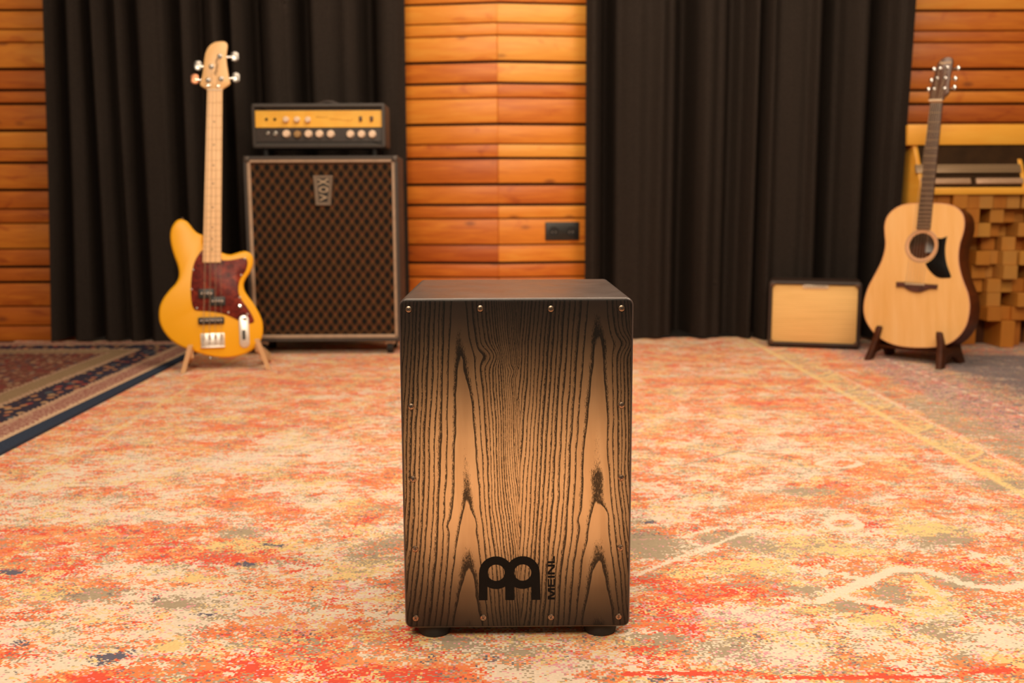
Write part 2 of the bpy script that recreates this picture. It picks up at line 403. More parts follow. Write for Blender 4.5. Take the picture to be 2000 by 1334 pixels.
def ln(a, w): return step(t, add(a, dith(w, 0.5), ctr(sml, 1.5), ctr(mid, 0.8)), 0.60, 0.66)
col = mixc(t, ln(lt_, w4), col, K_tan); col = mixc(t, ln(lr_, w2), col, K_red); col = mixc(t, ln(ly_, w1), col, K_yel); col = mixc(t, ln(lc_, w3), col, K_cream)
col = nd(t, 'ShaderNodeHueSaturation', {'Value': mth(t, 'ADD', 1.0, lum), 'Color': col}).outputs[0]
t.links.new(col, b.inputs['Base Color'])
b.inputs['Sheen Weight'].default_value = 0.15
t.links.new(bump(t, add(mth(t, 'MULTIPLY', w4, 0.6), nz(t, co, 700, 2)), 0.5, 0.0022), b.inputs['Normal'])
rug = obj('rug', bm, M_rug, recalc=False, angle=60)
for nm, ks in (('weave_a', ('orange', 'taupe', 'yellow', 'cream')), ('weave_b', ('red', 'navy', 'lyellow', 'blue')), ('weave_c', ('lcream', 'pink', 'lred', 'ltaupe'))):
    at = rug.data.attributes.new(nm, 'FLOAT_COLOR', 'POINT')
    at.data.foreach_set('color', np.stack([vals[k] for k in ks], -1).astype(np.float32).ravel())
tag(rug, 'large worn orange, red and cream rug covering most of the floor', 'rug')

# the dark Persian-style rug lying over its left side
e0, e1 = fl(0, 891), fl(346, 711)
F0 = Vector((e1.x + (e1.x - e0.x) * 0.4, 4.55, 0))
M_per, t, b = mat('navy_and_red_patterned_rug_pile', rough=0.95, spec=0.1)
co = objco(t); sx = nd(t, 'ShaderNodeSeparateXYZ', {0: co})
dx = mth(t, 'MULTIPLY', sx.outputs[0], -1.0); dy = mth(t, 'ADD', mth(t, 'MULTIPLY', sx.outputs[1], -1.0), 0.05)
wob = mth(t, 'MULTIPLY', mth(t, 'SUBTRACT', nz(t, co, 45, 3), 0.5), 0.035)
dd = mth(t, 'MINIMUM', mth(t, 'ADD', dx, wob), mth(t, 'ADD', mth(t, 'MULTIPLY', dy, 0.95), wob))
al = mth(t, 'ADD', sx.outputs[1], sx.outputs[0])
scal = mth(t, 'MULTIPLY', mth(t, 'ABSOLUTE', mth(t, 'SINE', mth(t, 'MULTIPLY', al, 105.0))), 0.012)
dq = mth(t, 'ADD', dd, scal)
v1 = nd(t, 'ShaderNodeTexVoronoi', {'Vector': scaled(t, co, (1.4, 1, 1)), 'Scale': 21.0, 'Randomness': 0.75})
spots = step(t, v1.outputs['Distance'], 0.42, 0.30)
pal = ramp(t, nd(t, 'ShaderNodeSeparateColor', {0: v1.outputs['Color']}).outputs[0], [(0, (0.44, 0.21, 0.10)), (0.3, (0.30, 0.055, 0.045)), (0.5, (0.50, 0.31, 0.17)), (0.68, (0.10, 0.12, 0.14)), (0.84, (0.42, 0.15, 0.09))], 'CONSTANT')
v2 = nd(t, 'ShaderNodeTexVoronoi', {'Vector': co, 'Scale': 44.0})
pal2 = ramp(t, nd(t, 'ShaderNodeSeparateColor', {0: v2.outputs['Color']}).outputs[0], [(0, (0.22, 0.075, 0.055)), (0.22, (0.36, 0.20, 0.125)), (0.42, (0.24, 0.045, 0.04)), (0.58, (0.075, 0.075, 0.10)), (0.72, (0.27, 0.12, 0.075)), (0.86, (0.42, 0.26, 0.16))], 'CONSTANT')
navy_m = mixc(t, spots, rgb(0.040, 0.034, 0.055), pal)
field_m = mixc(t, step(t, v2.outputs['Distance'], 0.58, 0.40), rgb(0.155, 0.060, 0.045), pal2)
guard = mixc(t, step(t, nz(t, co, 110, 3), 0.46, 0.56), rgb(0.50, 0.30, 0.22), rgb(0.26, 0.075, 0.07))
zones = ramp(t, mth(t, 'MULTIPLY', dq, 2.0), [(0, (0.64, 0.44, 0.29)), (0.12, (0, 0, 0)), (0.25, (0.52, 0.33, 0.22)), (0.30, (0, 0, 0)), (0.54, (0.46, 0.30, 0.20)), (0.59, (0.30, 0.20, 0.115)), (0.74, (0.42, 0.27, 0.18)), (0.77, (0, 0, 0))], 'CONSTANT')
def between(a, c): return mth(t, 'MULTIPLY', mth(t, 'GREATER_THAN', dq, a), mth(t, 'LESS_THAN', dq, c))
col = mixc(t, between(0.06, 0.125), zones, guard); col = mixc(t, between(0.15, 0.27), col, navy_m); col = mixc(t, between(0.385, 9), col, field_m)
col = mixc(t, mth(t, 'LESS_THAN', dx, 0.031), col, rgb(0.036, 0.050, 0.085))
spk = nz(t, co, 240, 2)
col = nd(t, 'ShaderNodeHueSaturation', {'Value': mth(t, 'ADD', 0.30, mth(t, 'MULTIPLY', spk, 1.35)), 'Color': col}).outputs[0]
t.links.new(col, b.inputs['Base Color']); t.links.new(bump(t, spk, 0.5, 0.002), b.inputs['Normal'])
bm = new(); d = (e0 - e1); d = Vector((d.x, d.y, 0)).normalized()
q = F0 + d * 4.0
c4 = [F0, Vector((-3.3, 4.55, 0)), Vector((-3.3, q.y, 0)), q]
top = [bm.verts.new((v.x, v.y, 0.009)) for v in c4]; bot = [bm.verts.new((v.x, v.y, 0.0005)) for v in c4]
bm.faces.new(top); bm.faces.new(bot[::-1])
for i in range(4):
    j = (i + 1) % 4; bm.faces.new((top[i], top[j], bot[j], bot[i]))
per = obj('rug', bm, M_per, origin=(F0.x, F0.y, 0))
tag(per, 'dark navy and red patterned rug with blue bound edge, left of the orange rug', 'rug')

# ------------------------------------------------------------------ wood walls
M_board, t, b = mat('oiled_fir_boards', rough=0.42, spec=0.4)
co = objco(t); tone = attr(t, 'tone').outputs['Fac']
isl = nd(t, 'ShaderNodeNewGeometry').outputs['Random Per Island']
off = nd(t, 'ShaderNodeCombineXYZ', {0: mth(t, 'MULTIPLY', isl, 37.0), 1: 0.0, 2: mth(t, 'MULTIPLY', isl, 11.0)}).outputs[0]
gv_ = nd(t, 'ShaderNodeVectorMath', {0: co, 1: off}, operation='ADD').outputs[0]
g1 = nz(t, scaled(t, gv_, (1.6, 1, 16)), 3.0, 5, 0.6, 0.6); g2 = nz(t, scaled(t, gv_, (2.5, 1, 90)), 3.0, 3, 0.6)
kn = nd(t, 'ShaderNodeTexVoronoi', {'Vector': scaled(t, gv_, (1.0, 0.0, 2.1)), 'Scale': 4.2}).outputs['Distance']
knot = step(t, kn, 0.16, 0.03)
blot = step(t, nz(t, scaled(t, gv_, (1, 1, 2)), 5.5, 3, 0.5, 1.0), 0.60, 0.72)
v = add(tone, mth(t, 'MULTIPLY', mth(t, 'SUBTRACT', g1, 0.5), 0.75), mth(t, 'MULTIPLY', mth(t, 'SUBTRACT', g2, 0.5), 0.30), mth(t, 'MULTIPLY', blot, -0.22))
col = ramp(t, v, [(0.0, (0.36, 0.068, 0.009)), (0.35, (0.56, 0.145, 0.015)), (0.65, (0.74, 0.25, 0.026)), (1.0, (0.84, 0.39, 0.060))])
col = mixc(t, mth(t, 'MULTIPLY', knot, 0.7), col, rgb(0.20, 0.05, 0.014))
col = mixc(t, mth(t, 'LESS_THAN', tone, -0.5), col, rgb(0.012, 0.005, 0.002))
t.links.new(col, b.inputs['Base Color']); t.links.new(bump(t, g2, 0.12, 0.002), b.inputs['Normal'])

def boards(name, faces, Yb):
    """faces: list of (frame, u0, u1, [(z0, z1, tone, proud)])."""
    bm = new(); lay = bm.faces.layers.float.new('tone_f'); 
    for F, u0, u1, rows in faces:
        for z0, z1, tn, pr in rows:
            for f in box(bm, F, u0, u1, z0, z1, -0.02, pr, 0.003, 2): f[lay] = tn
        for f in box(bm, F, u0, u1, rows[0][0] if rows[0][0] < rows[-1][0] else rows[-1][0], max(rows[0][1], rows[-1][1]), -0.05, -0.021): f[lay] = -1.2
    tones = [f[lay] for f in bm.faces]; bm.faces.layers.float.remove(lay)
    o = obj(name, bm, M_board)
    at = o.data.attributes.new('tone', 'FLOAT', 'FACE'); at.data.foreach_set('value', tones)
    return struct(o)

def rows_from(px_x, Y, ys, tones, z_bot, z_top, strong=()):
    zs = [atY(px_x, y, Y).z for y in ys]; rows = []
    for i in range(len(zs) - 1):
        g = 0.0062
        rows.append((zs[i + 1] + g * (1.0 if i + 1 in strong else 0.5), zs[i] - g * (1.0 if i in strong else 0.5), tones[i], 0.004 * ((i * 7) % 3)))
    cyc = [0.121, 0.064, 0.091]; z = zs[0]; k = 0
    while z < z_top:
        rows.insert(0, (z + 0.004, z + cyc[k % 3] - 0.004, 0.4 + 0.4 * random.random(), 0.004 * (k % 3))); z += cyc[k % 3]; k += 1
    z = zs[-1]; k = 0
    while z > z_bot + 0.03:
        h = min(cyc[k % 3], z - z_bot); rows.append((z - h + 0.003, z - 0.003, 0.2 + 0.3 * random.random(), 0.004 * (k % 3))); z -= h; k += 1
    return rows

YL = 4.74
ysL = [19, 57, 83, 135, 176, 203, 255, 291, 318, 371, 408, 436, 486, 521, 551, 598, 636, 667]
tnL = [.60, .62, .66, .30, .32, .42, .66, .40, .45, .32, .28, .55, .28, .30, .36, .30, .34]  # board tones, with the wall's light fading downwards painted in
sL = {0, 3, 4, 5, 6, 8, 9, 13, 14}
FL_ = Fr((0, YL, 0), (0, -1))
boards('wall_left', [(FL_, -3.4, atY(130, 300, YL).x, rows_from(50, YL, ysL, tnL, 0.0, 2.7, sL))], YL)
YR = 4.76
ysR = [20, 60, 83, 135, 176, 203, 240]
tnR = [.45, .35, .38, .42, .62, .22]
FR_ = Fr((0, YR, 0), (0, -1))
boards('wall_right', [(FR_, atY(1740, 300, YR).x, 3.5, rows_from(1900, YR, ysR, tnR, 0.0, 2.7, {0, 3, 4, 5}))], YR)
YC = 4.66
ysC = [4, 44, 69, 120, 162, 191, 242, 281, 309, 360, 400, 427, 478, 514, 542, 593, 631]
tCL = [.75, .72, .75, .42, .60, .68, .56, .38, .28, .45, .36, .42, .12, .30, .3, .3]
tCR = [.95, .60, .88, .88, .42, .45, .62, .88, .62, .36, .72, .62, .66, .40, .4, .3]
sC = {0, 3, 4, 6, 8, 9, 10, 13}
Pc = atY(972.5, 300, YC); Pc.z = 0
aL = atY(770, 300, YC + 0.075); aR = atY(1165, 300, YC + 0.06)
dL = Vector((Pc.x - aL.x, Pc.y - aL.y, 0)); dR = Vector((aR.x - Pc.x, aR.y - Pc.y, 0))
FCL = Fr(Pc, (dL.y, -dL.x)); FCR = Fr(Pc, (dR.y, -dR.x))
boards('wall_center', [(FCL, -dL.length, 0.0, rows_from(972, YC, ysC, tCL, 0.0, 2.7, sC)),
                       (FCR, 0.0, dR.length, rows_from(972, YC, ysC, tCR, 0.0, 2.7, sC))], YC)

# power outlet
Fo = FCR; u0, v1_ = Fo.px(1065, 434, 0.012); u1, v0_ = Fo.px(1131, 469, 0.012)
root = thing('power_outlet', Fo((u0 + u1) / 2, v0_, 0.01), 'black double power socket on the wood wall beside the dark curtain', 'socket')
bm = new(); rbox(bm, Fo, u0, u1, v0_, v1_, 0.0, 0.018, 0.004, 4, 0.002); obj('faceplate', bm, M_black_plastic, root)
hw = (u1 - u0) / 4
for k in (0, 1):
    cu, cv = u0 + hw * (1 + 2 * k), (v0_ + v1_) / 2
    bm = new(); lathe(bm, Fo, cu, cv, [(0.020, 0.0185), (0.022, 0.0200), (0.019, 0.0205), (0.017, 0.0185), (0.001, 0.0184)])
    s = obj('socket', bm, M_rubber, root)
    for dx_ in (-0.0085, 0.0085):
        bm = new(); lathe(bm, Fo, cu + dx_, cv - 0.004, [(0.003, 0.018), (0.003, 0.0198), (0.001, 0.0199)], 10); obj('contact', bm, M_dull_metal, s)

# ------------------------------------------------------------------ curtains
M_curt, t, b = mat('charcoal_curtain_cloth', rough=0.85, spec=0.25)
co = objco(t)
t.links.new(ramp(t, nz(t, scaled(t, co, (260, 260, 120)), 1.0, 3), [(0.3, (0.038, 0.029, 0.024)), (0.7, (0.062, 0.047, 0.039))]), b.inputs['Base Color'])
b.inputs['Specular IOR Level'].default_value = 0.15
def curtain(keys, Yc, drift, hem, label, z_top=2.65, curve=lambda x: 0.0):
    """keys: (photo x, depth towards the room, -1..1) down the folds; smooth between them."""
    xs = np.array([atY(k[0], 380, Yc).x for k in keys]); ds = np.array([k[1] for k in keys], float); ds = np.clip(ds * (1.5 if keys[0][0] > 1000 else 1.1), -1.25, 1.25)
    N = int((xs[-1] - xs[0]) / 0.006); X = np.linspace(xs[0], xs[-1], N)
    i = np.clip(np.searchsorted(xs, X) - 1, 0, len(xs) - 2); tt = (X - xs[i]) / (xs[i + 1] - xs[i])
    D = ds[i] + (ds[i + 1] - ds[i]) * (1 - np.cos(tt * math.pi)) / 2
    bm = new(); rows = 34; grid = []
    for r in range(rows + 1):
        z = hem + (z_top - hem) * (r / rows); row = []
        for x, dpt in zip(X, D):
            wv = mnoise.noise(Vector((x * 4.0, z * 0.55, 3.3))) ; amp = 0.045 if dpt > 0 else 0.16
            xx = x * (Yc - curve(x)) / Yc + drift(x) * (z - 0.65) + 0.008 * mnoise.noise(Vector((x * 3, z * 0.7, 9)))
            fine = 0.010 * mnoise.noise(Vector((x * 14, z * 0.35, 1.0))) + 0.004 * mnoise.noise(Vector((x * 30, z * 0.8, 5.0)))
            zz = z + (0.006 * math.sin(x * 9) if r == 0 else 0)
            row.append(bm.verts.new((xx, Yc - curve(x) - amp * dpt * (1 + 0.25 * wv) - fine, zz)))
        grid.append(row)
    for r in range(rows):
        for k in range(N - 1): bm.faces.new((grid[r][k], grid[r][k + 1], grid[r + 1][k + 1], grid[r + 1][k]))
    bmesh.ops.solidify(bm, geom=list(bm.faces), thickness=0.004)
    o = obj('curtain', bm, M_curt, angle=70, origin=((xs[0] + xs[-1]) / 2, Yc, hem))
    tag(o, label, 'curtain', 'dark curtains along the wood walls'); return o
curtain([(93, .2), (101, .9), (121, -1), (150, .5), (166, .2), (181, -.9), (207, 1), (230, -.5), (252, .6), (268, -.8), (296, .8), (325, .1), (354, -1), (372, .4), (398, -.4), (436, .7), (456, -1), (474, 1), (503, -.9), (543, .8), (570, .3), (596, -.9), (628, .7), (660, .1), (690, .6), (722, -1), (760, .9), (778, .6), (797, .1)],
        4.58, lambda x: 0.045 * max(0.0, min(1.0, (-1.75 - x) / 0.3)), 0.010, 'dark charcoal curtain behind the yellow bass and the tall speaker cabinet')
curtain([(1141, .5), (1154, .8), (1184, -.6), (1205, .1), (1238, .5), (1262, .3), (1286, .9), (1306, .1), (1340, -1), (1376, .9), (1400, .2), (1428, -.4), (1446, -.2), (1464, .8), (1484, -.7), (1500, -.95)],
        4.63, lambda x: 0.0, 0.010, 'dark charcoal curtain beside the wood wall with the power socket')
curtain([(1484, -.3), (1497, .7), (1515, .2), (1548, .35), (1566, .2), (1582, .9), (1610, -.9), (1630, -.2), (1668, .9), (1700, -.9), (1714, .2), (1728, .6), (1746, .1), (1757, .2)],
        4.58, lambda x: 0.03 * max(0.0, min(1.0, (x - 1.6) / 0.25)), 0.010, 'dark charcoal curtain behind the small cream amplifier and acoustic guitar',
        curve=lambda x: 0.235 * max(0.0, min(1.0, (x - 1.60) / 0.24)) ** 1.5)

# ------------------------------------------------------------------ cajon
W, D_, HT, ZF = 0.33, 0.338, 0.4862, 0.021
CX, CY = 0.0162, 1.3897
FC = Fr((CX, CY, ZF), (0, -1))
cj = thing('cajon', (CX, CY + D_ / 2, 0.0), 'black and tan wooden box drum with grained front standing on the orange rug', 'drum')
M_lacq, t, b = mat('black_satin_lacquer', (0.012, 0.010, 0.009), 0.33, 0.0, 0.0, 1.0)
co = objco(t); g = nz(t, scaled(t, co, (3, 3, 60)), 8, 4)
t.links.new(ramp(t, g, [(0.35, (0.070, 0.050, 0.045)), (0.7, (0.095, 0.067, 0.060))]), b.inputs['Base Color'])
t.links.new(ramp(t, nz(t, co, 25, 4), [(0.3, (0.30,) * 3), (0.7, (0.38,) * 3)]), b.inputs['Roughness'])
bm = new()
prism(bm, FC, rrect(-W / 2, W / 2, 0, HT, 0.0105, 6), [(0.003, -D_), (0.0008, -D_ + 0.0008), (0, -D_ + 0.003), (0, -0.0042), (0.00025, -0.0029), (0.0010, -0.0018), (0.0020, -0.0010), (0.0030, -0.0008)])
obj('body', bm, M_lacq, cj, angle=60)

NXg, NZg = 132, 194
TB = 0.0032
US = np.linspace(-W / 2 + TB, W / 2 - TB, NXg + 1); VS = np.linspace(TB, HT - TB, NZg + 1)
M_tapa, t, b = mat('ash_veneer_black_burst_and_shade', rough=0.40, spec=0.28)
co = objco(t); ph = attr(t, 'rings').outputs['Fac']; bu = attr(t, 'burst_and_shade').outputs['Fac']
ph2 = mth(t, 'ADD', ph, mth(t, 'MULTIPLY', mth(t, 'SUBTRACT', nz(t, scaled(t, co, (1, 1, 0.25)), 120, 3), 0.5), 0.22))
fr = mth(t, 'FRACT', ph2)
wide = attr(t, 'bandwidth').outputs['Fac']
wide = mth(t, 'MULTIPLY', wide, mth(t, 'ADD', 0.65, mth(t, 'MULTIPLY', nd(t, 'ShaderNodeTexWhiteNoise', {'W': mth(t, 'FLOOR', ph2)}, noise_dimensions='1D').outputs[0], 0.75)))
streak = nz(t, scaled(t, co, (1500, 1, 150)), 1.0, 3, 0.7)
fine = nz(t, scaled(t, co, (2600, 1, 420)), 1.0, 2, 0.6)
prof = mth(t, 'SUBTRACT', 1.0, mth(t, 'DIVIDE', fr, wide))            # 1 at the ring line, 0 where the pores end
nn = add(mth(t, 'MULTIPLY', mth(t, 'SUBTRACT', streak, 0.5), 1.5), mth(t, 'MULTIPLY', mth(t, 'SUBTRACT', fine, 0.5), 0.9))
pore = step(t, add(mth(t, 'MULTIPLY', prof, 0.85), nn), 0.36, 0.54)
pore = mth(t, 'MULTIPLY', pore, step(t, fr, 0.0, 0.04))
pore = mth(t, 'MULTIPLY', pore, mth(t, 'LESS_THAN', fr, mth(t, 'MULTIPLY', wide, 1.3)))
sparse = step(t, add(streak, mth(t, 'MULTIPLY', mth(t, 'SUBTRACT', fine, 0.5), 0.8)), 0.80, 0.90)
pore = mth(t, 'MAXIMUM', pore, mth(t, 'MULTIPLY', sparse, 0.35))
wood = mixc(t, step(t, nz(t, scaled(t, co, (60, 1, 8)), 1.0, 3), 0.3, 0.7), rgb(0.70, 0.40, 0.185), rgb(0.80, 0.475, 0.23))
wood = mixc(t, mth(t, 'MULTIPLY', pore, 0.93), wood, rgb(0.012, 0.009, 0.006))
col = mixc(t, bu, wood, mixc(t, pore, rgb(0.016, 0.011, 0.009), rgb(0.004, 0.0035, 0.003)))
t.links.new(col, b.inputs['Base Color']); t.links.new(bump(t, mth(t, 'MULTIPLY', pore, -1.0), 0.25, 0.0006), b.inputs['Normal'])
bm = new(); grid = []; rc = 0.0075
pxg = lambda u, v: (0, 0)
rings, burst_and_shade, bandw = [], [], []
def fxy(P):
    d = Vector(P) - EYE; z = d.dot(FW); return 1000 + FPX * d.dot(RT) / z, 667 - FPX * d.dot(UP) / z
yk = [(560, 0.80), (600, 0.62), (700, 0.0), (840, -0.55), (985, -1.0), (1060, -1.6), (1110, -2.0), (1190, -2.55), (1260, -3.2)]
ykx = np.array([a for a, _ in yk]); ykv = np.array([a for _, a in yk])
for j, v in enumerate(VS):
    row = []
    for i, u in enumerate(US):
        uu, vv = u, v
        ex, ey = abs(u) - (W / 2 - TB - rc), abs(v - HT / 2) - (HT / 2 - TB - rc)
        if ex > 0 and ey > 0:
            L = math.hypot(ex, ey); k = min(1, rc / L)
            uu = math.copysign(W / 2 - TB - rc + ex * k, u); vv = HT / 2 + math.copysign(HT / 2 - TB - rc + ey * k, v - HT / 2)
        vt = bm.verts.new(FC(uu, vv, 0.0)); row.append(vt)
        # photo-scaled coordinates of the veneer: x across in units of about 1/455 of the width
        X = 1008 + u / W * 449; Y = 582 + (HT - v) / HT * 643
        wv = mnoise.noise(Vector((X * 0.012, Y * 0.004, 0.3))) * 7 + mnoise.noise(Vector((X * 0.035, Y * 0.013, 4.3))) * 2.4 + mnoise.noise(Vector((X * 0.07, Y * 0.04, 2.0))) * 0.9
        seam = 1013 + 4 * mnoise.noise(Vector((0, Y * 0.01, 7)))
        if X < seam: xc, ys = 905.0, 0.0
        else: xc, ys = 1164.0, -38.0 * (1 - min(1, max(0, (Y - 655) / 340.0)) * 0.55)
        lean_ = 0.010 * (Y - 850)
        dxp = (X - xc) / (1 + (Y - 850) * 0.00040) - lean_ + wv
        for kx, ky, am, sx_, sy_ in ((958, 690, 13, 24, 16), (872, 1018, -5, 10, 12), (918, 1012, 9, 12, 14), (1006, 720, 6, 16, 10)):  # small knots that push the rings aside
            kx2 = kx - 905; ky2 = ky + (ys if X >= seam else 0) * 0.6
            dxp -= am * math.exp(-((X - xc - kx2) / sx_) ** 2 - ((Y - ky2) / sy_) ** 2)
        ax = abs(dxp)
        lat = ax / 10.2 + (0.00055 * ax * ax if dxp > 0 else 0.00012 * ax * ax)
        if dxp > 0 and X < seam: lat += 0.0005 * max(0, ax - 45) ** 2
        f = math.sqrt(lat * lat + 3.0 ** 2) - 3.0 + float(np.interp(Y - ys, ykx, ykv)) + 100
        f += 0.10 * mnoise.noise(Vector((X * 0.05, Y * 0.02, 11)))
        rings.append(f)
        flat = math.exp(-(ax / 28.0) ** 2)
        bandw.append(0.78 - 0.24 * flat + 0.08 * mnoise.noise(Vector((X * .02, Y * .004, 21))))
        T_ = float(np.interp(Y + 10 * mnoise.noise(Vector((X * .01, 0, 31))), [582, 620, 660, 700, 750, 800, 850, 930, 1000, 1050, 1100, 1150, 1200, 1226], [.0, .015, .05, .13, .28, .52, .78, 1, .98, .80, .42, .17, .05, .01]))  # black burst finish, with some lighting falloff painted into the same fade
        sid = max(0, 1 - min(X - 783, 1234 - X) / 75.0)
        q = 1 - T_ * (1 - 0.62 * sid ** 1.3)
        burst_and_shade.append(min(1, q))
    grid.append(row)
for j in range(NZg):
    for i in range(NXg):
        try: bm.faces.new((grid[j][i], grid[j][i + 1], grid[j + 1][i + 1], grid[j + 1][i]))
        except ValueError: pass
nfront = len(bm.verts)
bd = [grid[0][i] for i in range(NXg + 1)] + [grid[j][NXg] for j in range(1, NZg + 1)] + [grid[NZg][i] for i in range(NXg - 1, -1, -1)] + [grid[j][0] for j in range(NZg - 1, 0, -1)]
cen = Vector((CX, CY, ZF + HT / 2)); prev = bd; ne = 0
for out_, back_ in ((0.0006, 0.0002), (0.0011, 0.0006), (0.0013, 0.0012), (0.0013, 0.0036)):
    bk = []
    for v in bd:
        e = v.co - cen; q = Vector((math.copysign(max(0, abs(e.x) - (W / 2 - TB - rc)), e.x), 0, math.copysign(max(0, abs(e.z) - (HT / 2 - TB - rc)), e.z)))
        bk.append(bm.verts.new(v.co + q.normalized() * out_ + Vector((0, back_, 0))))
    for i in range(len(bd)):
        j = (i + 1) % len(bd); bm.faces.new((prev[j], prev[i], bk[i], bk[j]))
    prev = bk; ne += len(bk)
tapa = obj('front_plate', bm, M_tapa, cj, recalc=False)
tapa['label'] = 'tan ash front plate with dark grain fading to black edges'
for nm, vals_ in (('rings', rings + [0.5] * ne), ('burst_and_shade', burst_and_shade + [1.0] * ne), ('bandwidth', bandw + [0.4] * ne)):
    at = tapa.data.attributes.new(nm, 'FLOAT', 'POINT'); at.data.foreach_set('value', np.array(vals_, np.float32))

M_screw = mottled('bronzed_screw_steel', (0.44, 0.32, 0.23), 0.3, 0.2, 900, metal=1.0)
M_recess = mottled('dark_screw_recess', (0.02, 0.015, 0.012), 0.5, 0.2, 500)
for i, (x, y) in enumerate([(798, 604), (938, 602.5), (1076, 603), (1214, 602), (803, 794), (1214, 791), (807, 935.5), (1213, 933), (811, 1072), (1211.5, 1069.5), (812, 1207), (944, 1206), (1076, 1205), (1208, 1204)]):
    u, v = FC.px(x, y)
    bm = new(); lathe(bm, FC, u, v, [(0.0047, -0.001), (0.0047, 0.0008), (0.0042, 0.0016), (0.0028, 0.0021), (0.0008, 0.0023)], 20)
    s = obj('screw', bm, M_screw, cj); bm = new(); a0 = random.uniform(0, 1.5)
    for k in (0, 1):
        ca, sa = math.cos(a0 + k * math.pi / 2), math.sin(a0 + k * math.pi / 2)
        prism(bm, FC, [(u + ca * a - sa * c, v + sa * a + ca * c) for a, c in ((-.0027, -.0005), (.0027, -.0005), (.0027, .0005), (-.0027, .0005))], [(0, 0.0016), (0, 0.00236 + k * 2e-5)])
    obj('cross_slot', bm, M_recess, s)
M_ink = mottled('matt_black_print', (0.0045, 0.0036, 0.003), 0.6, 0.2, 100, spec=0.15)
K = crop(900, 1060, 0.11)
bm = new(); h = 0.00028
def annulus(cu, cv, ro, ri, w0, w1, n=48):
    a = [bm.verts.new(FC(*p, w1)) for p in circ(cu, cv, ro, n)]; c = [bm.verts.new(FC(*p, w1)) for p in circ(cu, cv, ri, n)]
    a0 = [bm.verts.new(FC(*p, w0)) for p in circ(cu, cv, ro, n)]; c0 = [bm.verts.new(FC(*p, w0)) for p in circ(cu, cv, ri, n)]
    for i in range(n):
        j = (i + 1) % n
        bm.faces.new((a[i], a[j], c[j], c[i])); bm.faces.new((a0[i], a0[j], a[j], a[i])); bm.faces.new((c[i], c[j], c0[j], c0[i]))
uL, vL = FC.px(*K([(628, 533)])[0]); uR, vR = FC.px(*K([(1099, 529)])[0])
kpx = (FC.px(1000, 1110)[0] - FC.px(900, 1110)[0]) / 100 * 0.11
annulus(uL, vL, 303 * kpx, 152 * kpx, 0.0, h); annulus(uR, vR, 303 * kpx, 152 * kpx, 0.0, h + 2e-5)
for k, (xa, xb, yt, yb) in enumerate([(321, 473, 533, 1020), (788, 944, 640, 1017), (1252, 1413, 529, 1013)]):
    p = FC.pxs(K([(xa, yt), (xb, yt), (xb + 2, yb), (xa + 2, yb)]))
    if k == 0:   # keep the left hole open: the leg hugs the ring outside it
        p = FC.pxs(K([(321, 533), (420, 533), (430, 640), (473, 700), (475, 1020), (323, 1020)]))
    if k == 2:
        p = FC.pxs(K([(1304, 529), (1404, 529), (1415, 1013), (1254, 1013), (1252, 690), (1295, 640)]))
    slab(bm, FC, p, 0.0, h + 4e-5 + 1e-5 * k)
lg = obj('logo', bm, M_ink, cj)
bm = new(); a = FC.px(*K([(1543, 1008)])[0]); c = FC.px(*K([(1670, 238)])[0])
wide_ = {'M': 1.62, 'E': 1.12, 'I': 0.30, 'N': 1.42, 'L': 1.0}; st_ = 0.27
strokes = {'M': [[(0, 0), (st_ * 1.1, 0), (st_ * 1.1, 1), (0, 1)], [(1.62 - st_ * 1.1, 0), (1.62, 0), (1.62, 1), (1.62 - st_ * 1.1, 1)], [(0.10, 1), (0.46, 1), (0.96, 0), (0.66, 0)], [(1.16, 1), (1.52, 1), (0.96, 0), (0.66, 0)]],
           'E': [[(0, 0), (st_ * 1.1, 0), (st_ * 1.1, 1), (0, 1)], [(.1, 0), (1.12, 0), (1.12, .2), (.1, .2)], [(.1, .4), (1.05, .4), (1.05, .6), (.1, .6)], [(.1, .8), (1.12, .8), (1.12, 1), (.1, 1)]],
           'I': [[(0, 0), (0.30, 0), (0.30, 1), (0, 1)]],
           'N': [[(0, 0), (st_ * 1.1, 0), (st_ * 1.1, 1), (0, 1)], [(1.42 - st_ * 1.1, 0), (1.42, 0), (1.42, 1), (1.42 - st_ * 1.1, 1)], [(0.02, 1), (0.38, 1), (1.40, 0), (1.04, 0)]],
           'L': [[(0, 0), (st_ * 1.1, 0), (st_ * 1.1, 1), (0, 1)], [(.1, 0), (1.0, 0), (1.0, .22), (.1, .22)]]}
tot = sum(wide_.values()) + 0.16 * 4; x_ = 0.0; kk = 0
for ch_ in 'MEINL':
    for pts in strokes[ch_]:
        slab(bm, FC, [(c[0] - y * (c[0] - a[0]), a[1] + (x_ + x) / tot * (c[1] - a[1])) for x, y in pts], 0.0, h + 4e-6 * (kk % 4)); kk += 1
    x_ += wide_[ch_] + 0.16
obj('lettering', bm, M_ink, cj)
for sx_ in (-1, 1):
    for yy in (0.036, D_ - 0.036):
        Ff = Fr((0, 0, 0), (0, -1)); bm = new()
        n = 28; cx_, cy_ = CX + sx_ * (W / 2 - 0.0405), CY + yy
        prof = [(0.021, 0.0), (0.0235, 0.002), (0.0265, 0.0175), (0.0265, ZF + 0.001)]
        rgs = [[bm.verts.new((cx_ + r * math.cos(6.28318 * k / n), cy_ + r * math.sin(6.28318 * k / n), z)) for k in range(n)] for r, z in prof]
        for ra, rb in zip(rgs, rgs[1:]):
            for i in range(n): bm.faces.new((ra[i], ra[(i + 1) % n], rb[(i + 1) % n], rb[i]))
        bm.faces.new(rgs[0][::-1]); bm.faces.new(rgs[-1])
        obj('foot', bm, M_rubber, cj)

